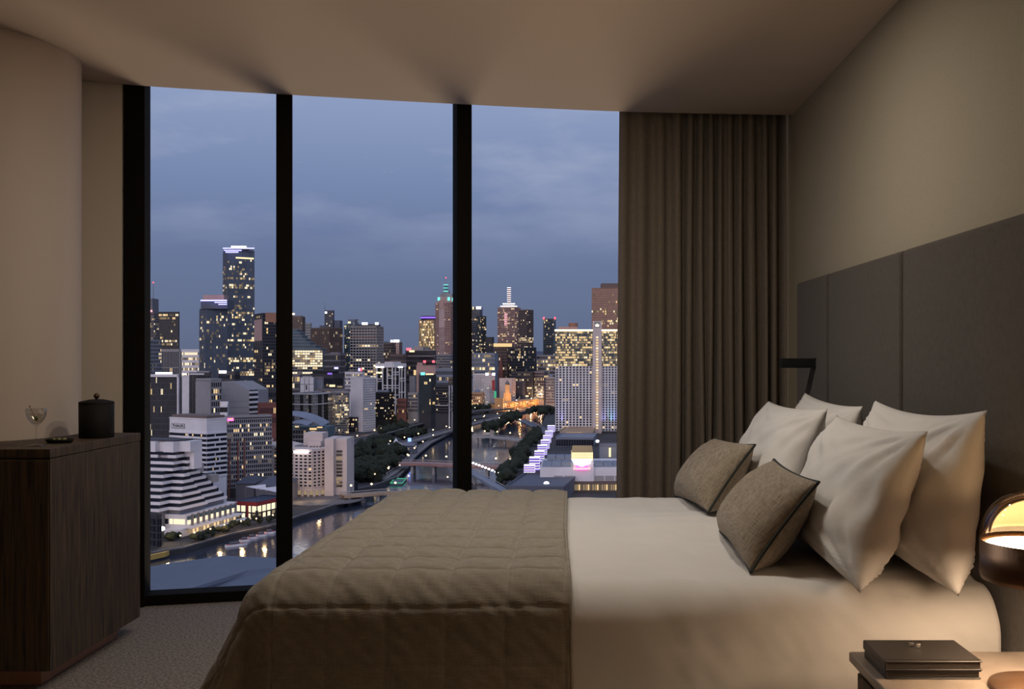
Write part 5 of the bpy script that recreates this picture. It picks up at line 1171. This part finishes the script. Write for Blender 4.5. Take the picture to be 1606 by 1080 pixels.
x = pxX(795.7, 2016); part(t, MB().lathe([(4.2, 0), (4.4, 1.5), (3.6, 4.5), (1.2, 7.5), (.4, 10), (0, 13)], 12, (x, 2016, pz(603, 2012))), 'cupola', K['roof'], smooth=True)
part(t, MB().lathe([(0, 0), (2.0, 0), (2.0, .3), (0, .3)], 16, (0, 0, 0)), 'clock_face', L2).matrix_local = Matrix.Translation(Vector((x, 1147.6, pz(608, 2012)))-Vector(sr.location)) @ Matrix.Rotation(math.pi/2, 4, 'X')
blk(833, 861, 617, 2170, 24, 'dome_pavilion', 'station'); x = pxX(846, 2196)
part(t, MB().lathe([(10.5, 0), (10.5, 3)]+[(10.5*math.cos(q), 3+9*math.sin(q)) for q in np.linspace(.05, math.pi/2, 8)], 24, (x, 2196, pz(617, 2179))), 'dome', K['teal'], smooth=True)
for i in range(11):
    p = a0+d*(L*(i+.5)/11)+n*4
    for nm in ('lamp',): part(t, MB().lathe([(0, 0), (1.0, .6), (1.0, 1.6), (0, 2.2)], 8, (p.x, p.y, GZ+(16 if i % 3 == 0 else 8))), nm, E['white'] if i % 3 == 0 else E['orange'])
local(sr)
def floodlight(p, e, col, r=1.0, name='floodlight'):  # point light assumed for lit walls and streets, no lamp built
    ld = bpy.data.lights.new(name, 'POINT'); ld.energy = e; ld.color = col; ld.shadow_soft_size = r
    lo = bpy.data.objects.new(name, ld); C.objects.link(lo); lo.location = p; return lo
for i in range(5):
    p = a0+d*(L*(i+.4)/5)+n*16; floodlight((p.x, p.y, GZ+8), 42000, (1, .42, .14))
floodlight((pxX(824, 2144), 2144, GZ+22), 26000, (1, .66, .3)); floodlight((pxX(795, 1986), 1986, GZ+26), 18000, (1, .66, .34)); floodlight((pxX(846, 2149), 2149, GZ+24), 18000, (1, .75, .45)); floodlight((pxX(748, 1899), 1899, GZ+10), 14000, (1, .45, .2))

# casino complex on the right bank
r = empty('casino_hall', (pxX(900, 810), 810, GZ), label='pale pinkish casino hall with a glowing pink sign and glass lantern', cat='building'); t = dict(root=r)
Yk = 800; zk = pz(733, Yk)
part(t, MB().box(pxX(847, Yk), pxX(990, Yk), Yk, Yk+70, GZ+8, zk), 'hall', K['white'])
part(t, MB().box(pxX(845, Yk), pxX(990, Yk), Yk-4, Yk+60, GZ, GZ+8), 'base', K['brown'])
part(t, MB().box(pxX(899, Yk-2), pxX(931, Yk-2), Yk-3, Yk+20, GZ+8, pz(724, Yk)), 'entrance_block', K['white'])
for i in range(3): part(t, MB().box(pxX(850+i*15.5, Yk), pxX(864+i*15.5, Yk), Yk+4, Yk+44, zk+.1, zk+1.2+i*.2), 'roof_panel', K['bluegrey'])
for i in range(3): part(t, MB().box(pxX(932+i*15.5, Yk), pxX(946+i*15.5, Yk), Yk+4, Yk+44, zk+.1, zk+1.2), 'roof_panel', K['bluegrey'])
for i in range(3): part(t, MB().box(pxX(858+i*14, Yk+48), pxX(871+i*14, Yk+48), Yk+48, Yk+68, zk+1, zk+4), 'roof_panel', K['bluegrey'])
yl = Yk+6; part(t, MB().box(pxX(896, yl), pxX(930, yl), yl, yl+16, pz(721, yl), pz(709, yl)), 'lantern', E['glow'])
lm = MB()
for i in range(12): x = pxX(896+i*34/11, yl); lm.box(x-.12, x+.12, yl-.3, yl, pz(721, yl), pz(709, yl))
for i in range(4): z = pz(721-i*4, yl); lm.box(pxX(896, yl), pxX(930, yl), yl-.3, yl, z-.12, z+.12)
stuff(part(t, lm, 'lantern_glazing_bars', K['gold']))
part(t, MB().add([(pxX(896, yl), yl, pz(709, yl)), (pxX(930, yl), yl, pz(709, yl)), (pxX(929, yl), yl+16, pz(701, yl)), (pxX(898, yl), yl+16, pz(701, yl))], [(0, 1, 2, 3)]), 'lantern_roof', K['gold'])
ys = Yk-4; zz = [pz(v, ys) for v in (719, 727, 731, 737)]
part(t, MB().box(pxX(903.5, ys), pxX(921.5, ys), ys-.6, ys, zz[3], zz[0]), 'sign_board', E['magenta'])
cxu = pxX(912.5, ys)
part(t, MB().add([(cxu-8.5, ys-.9, zz[0]-.4), (cxu+8.5, ys-.9, zz[0]-.4), (cxu+6, ys-.9, zz[1]), (cxu, ys-.9, zz[2]-.3), (cxu-6, ys-.9, zz[1])], [(4, 3, 2, 1, 0)]), 'sign_emblem', E['white'])
part(t, MB().box(cxu-7, cxu+7, ys-.9, ys-.6, zz[3]+.5, zz[2]-1), 'sign_band', E['pink'])
for i in range(22): part(t, MB().box(pxX(893+i*3.6, Yk-4.2), pxX(895.4+i*3.6, Yk-4.2), Yk-4.4, Yk-4.1, GZ+1, GZ+5.5), 'lit_shopfront', (L1, L3, L3, L4)[i*7 % 4])
for i in range(7):
    if 2 <= i <= 3: continue
    x = pxX(876+i*16, Yk); part(t, MB().box(x-3.6, x+3.6, Yk-.6, Yk, zk-10, zk-6.5), 'wall_motif', K['concrete'])
local(r)
t = tower('long_roof', 'long ridged pale roof building behind the casino hall', 872, 931, 936, 687, 1180, 5, 'bluegrey', 'glass', (10, 1, .05, .1), None, lit=0, body='bluegrey', zb=GZ)
t = tower('gold_terrace', 'sandstone terrace building with two glowing arches at the foot of the pale hotel tower', 878, 930, 933, 679, 1290, 3, 'sandstone', 'glass', None, None, body='sandstone')
for a_ in (894, 909): part(t, MB().lathe([(0, 0), (3.4, 0), (3.4, .5), (0, .5)], 16, (pxX(a_, 1286), 1286.5, pz(683, 1286))), 'glowing_arch', E['warm'])
t = tower('casino_wing', 'grey flat-roofed wing right of the long ridged roof', 940, 985, 990, 700, 1040, 3, 'midgrey', 'glass', None, None, body='bluegrey')
part(t, MB().box(pxX(955, 1036), pxX(958, 1036), 1035, 1037, pz(716, 1036), pz(702, 1036)), 'light_column', E['glow']); part(t, MB().lathe([(0, 0), (1.8, .8), (1.8, 2.4), (0, 3.2)], 10, (pxX(937, 1030), 1030, pz(694, 1030))), 'lamp', E['white'])
t = tower('service_roof', 'low grey roof with skylights at the bottom beside the bed edge', 793, 884, 906, 765, 735, 8, 'slate', 'glass', None, None, body='slate', zb=GZ)
part(t, MB().lathe([(0, 0), (2.2, 0), (1.4, 1.2), (0, 1.5)], 10, (pxX(857, 760), 760, t['z1']+.2)), 'skylight', E['white'])
# striped light towers along the promenade
tw = [(830.5, 755, 728, 16.5), (838.5, 742, 715.5, 15.5), (846, 728, 706, 14.5), (850.5, 717, 697, 14), (855, 707, 689, 13), (858, 697, 682, 12), (861, 688, 675, 11.5), (864.5, 680, 666.5, 11)]
for i, (u, vb, vt, w) in enumerate(tw):
    Y = gY(vb); x = pxX(u, Y); s = w*Y/F/2; zt = pz(vt, Y)
    r = empty('light_tower', (x, Y, GZ), label=('striped light tower of white and violet bars on a brick base, nearest the casino sign' if i == 0 else
        'striped white light tower, number %s along the river promenade counting from the brick-based one' % ('one', 'two', 'three', 'four', 'five', 'six', 'seven', 'eight')[i]), cat='light tower', group='striped light towers')
    sh_ = MB().box(x-s, x+s, Y-s, Y+s, GZ, zt-.5).build('shaft', K['pink' if i == 0 else 'slate'], r)
    nb_ = 5; hh = (zt-GZ)*(.62 if i == 0 else .8); st_ = hh/nb_
    for j in range(nb_):
        z = zt-st_*(j+.45)
        MB().box(x-s*1.05, x+s*1.05, Y-s*1.05, Y+s*1.05, z, z+st_*.26).build('light_bar', E['bar'], sh_)
        MB().box(x-s*1.03, x+s*1.03, Y-s*1.03, Y+s*1.03, z-st_*.42, z-st_*.16).build('violet_bar', E['purple'], sh_)
    local(r)
# ---- bridges
def bridge(name, label, pts, w, hgt, mat, piers=0, rail=True, lamps=0, lampmat='warm', edge=None):
    """deck through ground pixels pts, raised hgt above the street"""
    q = [Vector((pxX(u, HG*F/(v-CY)*(1-hgt/HG)), HG*F/(v-CY)*(1-hgt/HG), GZ+hgt)) for u, v in pts]
    r = empty(name, tuple(q[0]), label=label, cat='bridge')
    k = []; f = []
    for i, p in enumerate(q):
        d = (q[min(i+1, len(q)-1)]-q[max(i-1, 0)]); d.z = 0; d.normalize(); n = Vector((-d.y, d.x, 0))
        for s, z in ((-1, 0), (1, 0), (1, -1.8), (-1, -1.8)): k.append(p+n*(s*w/2)+Vector((0, 0, z)))
    for i in range(len(q)-1):
        a_ = 4*i
        for e in range(4): f.append((a_+e, a_+(e+1) % 4, a_+4+(e+1) % 4, a_+4+e))
    MB().add(k, f).build('deck', mat, r, fixn=True)
    for s in (-1, 1):
        rl = [q[i]+Vector((-(q[min(i+1, len(q)-1)]-q[max(i-1, 0)]).normalized().y, (q[min(i+1, len(q)-1)]-q[max(i-1, 0)]).normalized().x, 0))*(s*w/2)+Vector((0, 0, 1.2)) for i in range(len(q))]
        MB().tube(rl, .35, 4).build('parapet', edge or K['concrete'], r)
    for i in range(piers):
        s = (i+.7)/(piers+.4)*(len(q)-1); j = min(int(s), len(q)-2); p = q[j].lerp(q[j+1], s-j)
        MB().box(p.x-1.2, p.x+1.2, p.y-w*.4, p.y+w*.4, WZ-1, p.z-1.7).build('pier', K['concrete'], r)
    for i in range(lamps):
        s = (i+.5)/lamps*(len(q)-1); j = min(int(s), len(q)-2); p = q[j].lerp(q[j+1], s-j)
        lpo = MB().tube([p, p+Vector((0, 0, 6))], .15, 4).build('lamp_post', K['dark'], r); MB().lathe([(0, 0), (.8, .5), (.8, 1.2), (0, 1.7)], 8, (p.x, p.y, p.z+6)).build('lamp', E[lampmat], lpo)
    return local(r)
K['traffic_glow_road'] = pmat('road_deck_traffic_glow', (0.36, 0.19, 0.17), 0.7, var=0.15, vscale=0.2)  # red light of passing traffic put into the deck colour
bridge('road_bridge', 'wide road bridge crossing the river, red traffic glow painted into its deck', [(628, 725), (660, 725), (700, 727), (745, 729), (800, 731)], 22, 7, K['traffic_glow_road'], 4, lamps=5)
bridge('grey_bridge', 'pale grey low bridge beyond the wide road bridge', [(716, 684), (741, 684), (770, 684), (800, 687), (823, 690)], 16, 5, K['concrete'], 5, lamps=6)
bridge('rail_bridge', 'dark railway bridge angling towards the light towers', [(818, 658), (832, 664), (846, 672), (858, 680)], 14, 6, K['slate'], 3)
bridge('canal_bridge', 'low pale bridge over the inlet right of the cream hotel', [(536, 776), (565, 774), (600, 771), (640, 770)], 12, 3.5, K['sandstone'], 4, lamps=3)
bridge('footbridge', 'footbridge with a dazzling string of lights running to the right bank', [(722, 732), (741, 740), (762, 752), (790, 768), (806, 778)], 8, 6, K['bluegrey'], 2, lamps=0)
q0, q1 = gp(724, 735), gp(783, 760)
fb = empty('light_string', tuple(q0), label='string of dazzling white lamps along the footbridge rail', cat='lights')
for i in range(13):
    p = q0.lerp(q1, i/12); po = MB().tube([(p.x, p.y, GZ+5.9), (p.x, p.y, GZ+9.1)], .14, 4).build('post', K['dark'], fb); MB().lathe([(0, 0), (1.1, .5), (1.1, 1.4), (0, 2.0)], 8, (p.x, p.y, GZ+9.0)).build('lamp', E['white'], po)
local(fb)
bridge('riverside_road', 'riverside road with streaks of warm lamps below the street trees', [(600, 704), (650, 690), (700, 676), (741, 664), (790, 652)], 14, 4, K['paving'], 0, lamps=9)
bridge('viaduct', 'dark railway viaduct running behind the park trees', [(545, 697), (590, 682), (640, 668), (690, 655), (741, 645), (800, 640)], 18, 6, K['ground'], 0, lamps=8)
bridge('riverside_path', 'lit footpath along the far riverbank in the park', [(600, 752), (630, 732), (650, 712), (672, 694), (716, 672)], 7, .6, K['paving'], 0, lamps=7)
# floating swimming-pool-like pontoon edged in green lights
r = empty('pontoon', tuple(gp(622, 752)), label='small pontoon outlined with green lights on the river', cat='pontoon')
c = [gp(612, 755), gp(631, 755), gp(637, 748), gp(619, 748)]
MB().prism([tuple(p.xy) for p in c], WZ, GZ-1.5).build('deck', K['teal'], r)
MB().tube([p+Vector((0, 0, -1.2)) for p in c], .35, 5, closed=True).build('light_edge', E['green'], r); local(r)
# white tent pavilion with blue light in the park
r = empty('tent_pavilion', tuple(gp(617, 705)), label='white peaked tent pavilion in the park by the river', cat='tent')
for (u, v, w, h) in ((607, 705, 10, 7), (621, 703, 12, 12)):
    p = gp(u, v); MB().lathe([(w, 4), (w*.6, 5.4), (w*.25, 7.4), (.4, h), (0, h)], 12, tuple(p)).build('tent_roof', K['white'], r, smooth=True); MB().lathe([(w*.92, 0), (w*.92, 4.2)], 12, tuple(p)).build('wall', K['bluegrey'], r)
local(r); floodlight(tuple(gp(612, 712)+Vector((0, 0, 9))), 3500, (1, .85, .65))
t = tower('blue_lit_kiosk', 'small kiosk block with a vivid blue light by the river bend', 632, 650, 654, 697, gY(712), 12, 'bluegrey', 'glass', (5, 3, .2, .3), (2, 3, .2, .3), lit=.1)
rooflight(t, 640, 645, 686.5, 692, gY(712)-4, E['blue'], 'blue_lamp')
for (u, v, e, c_) in ((602, 668, 5000, (1, .75, .4)), (617, 663, 3500, (1, .6, .25)), (655, 660, 6000, (1, .78, .45)), (664, 660, 4000, (1, .85, .6)), (575, 676, 4000, (1, .5, .3)), (345, 832, 2600, (1, .62, .26)), (380, 826, 3000, (1, .62, .26)), (415, 824, 2400, (1, .60, .25)), (262, 846, 2200, (1, .72, .4)), (470, 782, 2200, (1, .66, .3)), (500, 780, 2000, (1, .66, .3)), (900, 745, 2500, (1, .6, .5)), (373, 752, 2500, (1, .5, .2)), (740, 655, 4000, (1, .6, .25)), (800, 648, 5000, (1, .5, .2)), (300, 848, 1800, (1, .7, .35))):
    p = gp(u, v+6); floodlight((p.x, p.y, GZ+7), e, c_, .8, 'street_glow')
# ================================================================ TREES, LAMPS, BOATS, LOW BLOCKS
K['leaf'] = pmat('dark_foliage', (0.017, 0.024, 0.013), 0.9, var=0.5, vscale=0.6); K['bark'] = pmat('bark', (0.05, 0.04, 0.03), 0.9)
def canopy_mesh(seed):
    rnd = random.Random(seed); bm = bmesh.new()
    for i in range(6):
        c = Vector((rnd.uniform(-.55, .55), rnd.uniform(-.55, .55), rnd.uniform(.45, 1.15))); rr = rnd.uniform(.36, .58)
        m = bmesh.ops.create_icosphere(bm, subdivisions=2, radius=rr, matrix=Matrix.Translation(c))
        for v in m['verts']:
            d = v.co-c; v.co = c+d*(1+.42*mnoise.noise(v.co*4.5+Vector((seed, i, 0))))
    me = bpy.data.meshes.new('canopy'); bm.to_mesh(me); bm.free(); me.materials.append(K['leaf']); return me
cms = [canopy_mesh(s) for s in (1, 2, 3)]
tm = MB().tube([(0, 0, 0), (.02, 0, .3), (0, .03, .75)], [.06, .05, .03], 6).mesh('trunk', K['bark'])
ORD = 'first second third fourth fifth sixth seventh eighth ninth tenth eleventh twelfth thirteenth'.split()
def tree(p, h, label, group, rnd):
    r = empty('tree', tuple(p), rnd.uniform(0, 6.28), label, 'tree', group); r.scale = (h*.58, h*.58, h*.62)
    for nm, me in (('canopy', rnd.choice(cms)), ('trunk', tm)):
        o = bpy.data.objects.new(nm, me); C.objects.link(o); o.parent = r
def grove(label, group, polys, n, h0, h1, seed):
    """rows of trees; each is named by its place along its row"""
    rnd = random.Random(seed)
    for (u0, v0, u1, v1, du, dv, row), m in zip(polys, n):
        sp = []
        for i in range(m):
            s = (i+rnd.uniform(.2, .8))/m
            sp.append((u0+(u1-u0)*s+rnd.uniform(-du, du), v0+(v1-v0)*s+rnd.uniform(-dv, dv)))
        for i, (u, v) in enumerate(sorted(sp)): tree(gp(u, v), rnd.uniform(h0, h1), '%s, %s, %s from the left' % (label, row, ORD[i]), group, rnd)
grove('dark park tree beside the cream hotel', 'park trees', [(552, 722, 612, 704, 4, 7, 'back row'), (552, 742, 622, 730, 4, 5, 'middle row'), (560, 756, 600, 750, 4, 3, 'canal row'), (600, 718, 634, 712, 3, 5, 'row by the tents')], (12, 12, 6, 6), 12, 18, 1)
grove('street tree beyond the park', 'riverside road trees', [(592, 686, 640, 674, 3, 4, 'road front row'), (608, 668, 650, 660, 3, 3, 'row by the lodge'), (664, 668, 722, 656, 3, 4, 'viaduct front row'), (672, 656, 720, 648, 3, 3, 'viaduct back row'), (628, 690, 668, 684, 2, 3, 'river edge row')], (8, 7, 10, 7, 5), 12, 17, 2)
grove('dark tree near the railway station', 'trees by the station', [(736, 650, 772, 642, 3, 3, 'row under the old shops'), (760, 676, 800, 662, 3, 5, 'row above the grey bridge'), (795, 662, 816, 655, 3, 4, 'row before the station'), (832, 652, 866, 646, 3, 4, 'row by the rail bridge')], (8, 10, 7, 9), 12, 18, 3)
grove('promenade tree beside the light towers', 'promenade trees', [(846, 682, 832, 698, 3, 2, 'upper row'), (832, 696, 812, 722, 4, 3, 'middle row'), (826, 716, 806, 742, 4, 3, 'lower row'), (800, 742, 790, 760, 3, 3, 'footbridge row')], (8, 10, 9, 6), 11, 16, 4)
grove('small quay tree by the restaurants', 'quay trees', [(300, 850, 372, 829, 3, 2, 'restaurant row'), (262, 848, 280, 846, 3, 2, 'plaza row'), (376, 826, 432, 817, 3, 1, 'pavilion row')], (9, 4, 6), 4, 6, 5)
# street lamps
def lampmesh(): return MB().tube([(0, 0, 0), (0, 0, 7)], [.16, .10], 6).mesh('post', K['dark']), MB().lathe([(0, 0), (.55, .35), (.55, .9), (0, 1.25)], 10).mesh('globe', E['warm'])
pm_, gm_ = lampmesh()
def slamp(p, s, label, group):
    r = empty('street_lamp', tuple(p), 0, label, 'street lamp', group); r.scale = (s, s, s)
    a_ = bpy.data.objects.new('post', pm_); b_ = bpy.data.objects.new('globe', gm_)
    for o in (a_, b_): C.objects.link(o); o.parent = r
    b_.location = (0, 0, 7)
for i, (u, v) in enumerate(sorted(((283, 856), (305, 851), (330, 845), (352, 838), (378, 832), (402, 828), (428, 822)))): slamp(gp(u, v), .8, 'small warm lamp on the quay kerb, %s from the left' % ORD[i], 'quay lamps')
for i, (u, v) in enumerate(sorted(((570, 752), (588, 757), (610, 745), (595, 735), (560, 730), (641, 760), (702, 762), (627, 742)))): slamp(gp(u, v), 1.0, 'warm lamp among the park trees and canal bank, %s from the left' % ORD[i], 'park lamps')
for i, (u, v) in enumerate(sorted(((598, 682), (611, 676), (632, 668), (648, 664), (663, 662), (675, 661), (688, 659), (700, 657), (711, 656)))): slamp(gp(u, v), 1.2, 'warm street lamp on the road beyond the park, %s from the left' % ORD[i], 'road lamps')
for i, (u, v) in enumerate(sorted(((745, 668), (760, 660), (783, 664), (798, 652), (812, 648), (838, 655), (850, 650), (800, 735), (812, 720)))): slamp(gp(u, v), 1.2, 'warm street lamp near the station and promenade, %s from the left' % ORD[i], 'station lamps')
r = empty('plaza_lamp', tuple(gp(255, 854)), label='dazzling plaza lamp at the bottom left of the quay', cat='street lamp'); p = gp(255, 854)
MB().tube([p, p+Vector((0, 0, 8))], .2, 6).build('post', K['dark'], r); MB().lathe([(0, 0), (1.3, .8), (1.3, 2.0), (0, 2.8)], 12, (p.x, p.y, GZ+8)).build('globe', E['white'], r); local(r)
# moored boats by the quay
def boat(p, L, ang, label):
    r = empty('boat', (p.x, p.y, WZ), math.radians(ang), label, 'boat')
    hull = [(-L/2, -1.2), (L*.25, -1.3), (L/2, 0), (L*.25, 1.3), (-L/2, 1.2)]
    MB().prism(hull, 0, 1.3).build('hull', K['white'], r); MB().box(-L*.3, L*.12, -.9, .9, 1.3, 2.6).build('cabin', K['slate'], r); MB().prism([(x*.9, y*.9) for x, y in hull], 1.29, 1.42).build('deck', K['red'], r)
boat(gp(371, 848), 13, 38, 'white launch with a red deck moored at the quay')
for i, (u, v, lab) in enumerate(((385, 841, 'small dark boat next to the white launch'), (397, 837, 'small moored boat midway along the quay row'), (411, 833, 'small moored boat third along the quay row'), (424, 829, 'small moored boat at the end of the quay row by the mullion'))): boat(gp(u, v), 7, 36, lab)
# low city blocks that fill the ground between the named buildings
rnd = random.Random(12); n = 0
for (ua, ub, va, vb, m, h0, h1, zone) in ((225, 440, 578, 612, 12, 14, 34, 'below the twin glass towers'), (455, 600, 572, 625, 11, 12, 30, 'around the grid office'), (600, 730, 572, 625, 10, 12, 30, 'below the spired tower'), (735, 872, 572, 612, 12, 10, 26, 'below the lit-mast tower'), (640, 730, 620, 640, 6, 8, 14, 'behind the viaduct trees'), (455, 600, 640, 662, 6, 8, 16, 'near the arched hall')):
    for i in range(m):
        u = ua+(ub-ua)*(i+rnd.random())/m; v = rnd.uniform(va, vb)+30*0; Y = gY(v)*rnd.uniform(.97, 1.03)
        w = rnd.uniform(18, 34); h = rnd.uniform(h0, h1); x = pxX(u, Y)
        uc_ = u+w*.35*F/Y; wl = rnd.choice(('grey', 'midgrey', 'dark', 'brown', 'concrete', 'slate'))
        n += 1
        tw_ = tower('city_block', 'low %s city block %s, %s from the left' % (wl.replace('midgrey', 'mid-grey').replace('slate', 'slate-blue'), zone, ORD[i]), u-w*.5*F/Y, uc_, uc_+.25*w*F/Y, 0, Y, rnd.uniform(6, 30), wl, 'glass', (rnd.randint(5, 9), max(2, int(h/3.8)), .25, .38), (rnd.randint(2, 5), max(2, int(h/3.8)), .25, .38), lit=rnd.uniform(.12, .4), ztop=GZ+h, depth=22)
        tw_['root']['group'] = 'low blocks between the towers'
# the city goes on past both edges of the window
rnd = random.Random(40); mb, pn = MB(), MB()
for side, us, m in ((1, (1000, 1420), 34), (-1, (-260, 205), 34)):
    for i in range(m):
        u = rnd.uniform(*us); Y = rnd.choice((rnd.uniform(900, 1400), rnd.uniform(1400, 2600))); w = rnd.uniform(24, 46); h = rnd.choice((rnd.uniform(15, 50), rnd.uniform(50, 150))); x = pxX(u, Y); dp = rnd.uniform(20, 40)
        mb.box(x-w/2, x+w/2, Y, Y+dp, GZ, GZ+h, rnd.randrange(4))
        facade(pn, mb, (x-w/2, Y), Vector((1, 0, 0)), Vector((0, -1, 0)), w, GZ, GZ+h-1, max(4, int(w/4)), max(3, int(h/4)), .3, .4, .4, lit=.25, rnd=rnd)
        sx = x-w/2 if side > 0 else x+w/2
        facade(pn, mb, (sx, Y+dp) if side > 0 else (sx, Y), Vector((0, -1, 0)) if side > 0 else Vector((0, 1, 0)), Vector((-side, 0, 0)), dp, GZ, GZ+h-1, max(3, int(dp/4)), max(3, int(h/4)), .3, .4, .4, lit=.25, rnd=rnd)
r = empty('outer_city', (0, 1500, GZ), label='mass of further city blocks beyond the edges of the window', cat='city', kind='stuff')
stuff(mb.build('block_mass', [K['grey'], K['midgrey'], K['brown'], K['slate']], r)); stuff(pn.build('window_grid', [K['glass']]+LIT, r)); local(r)
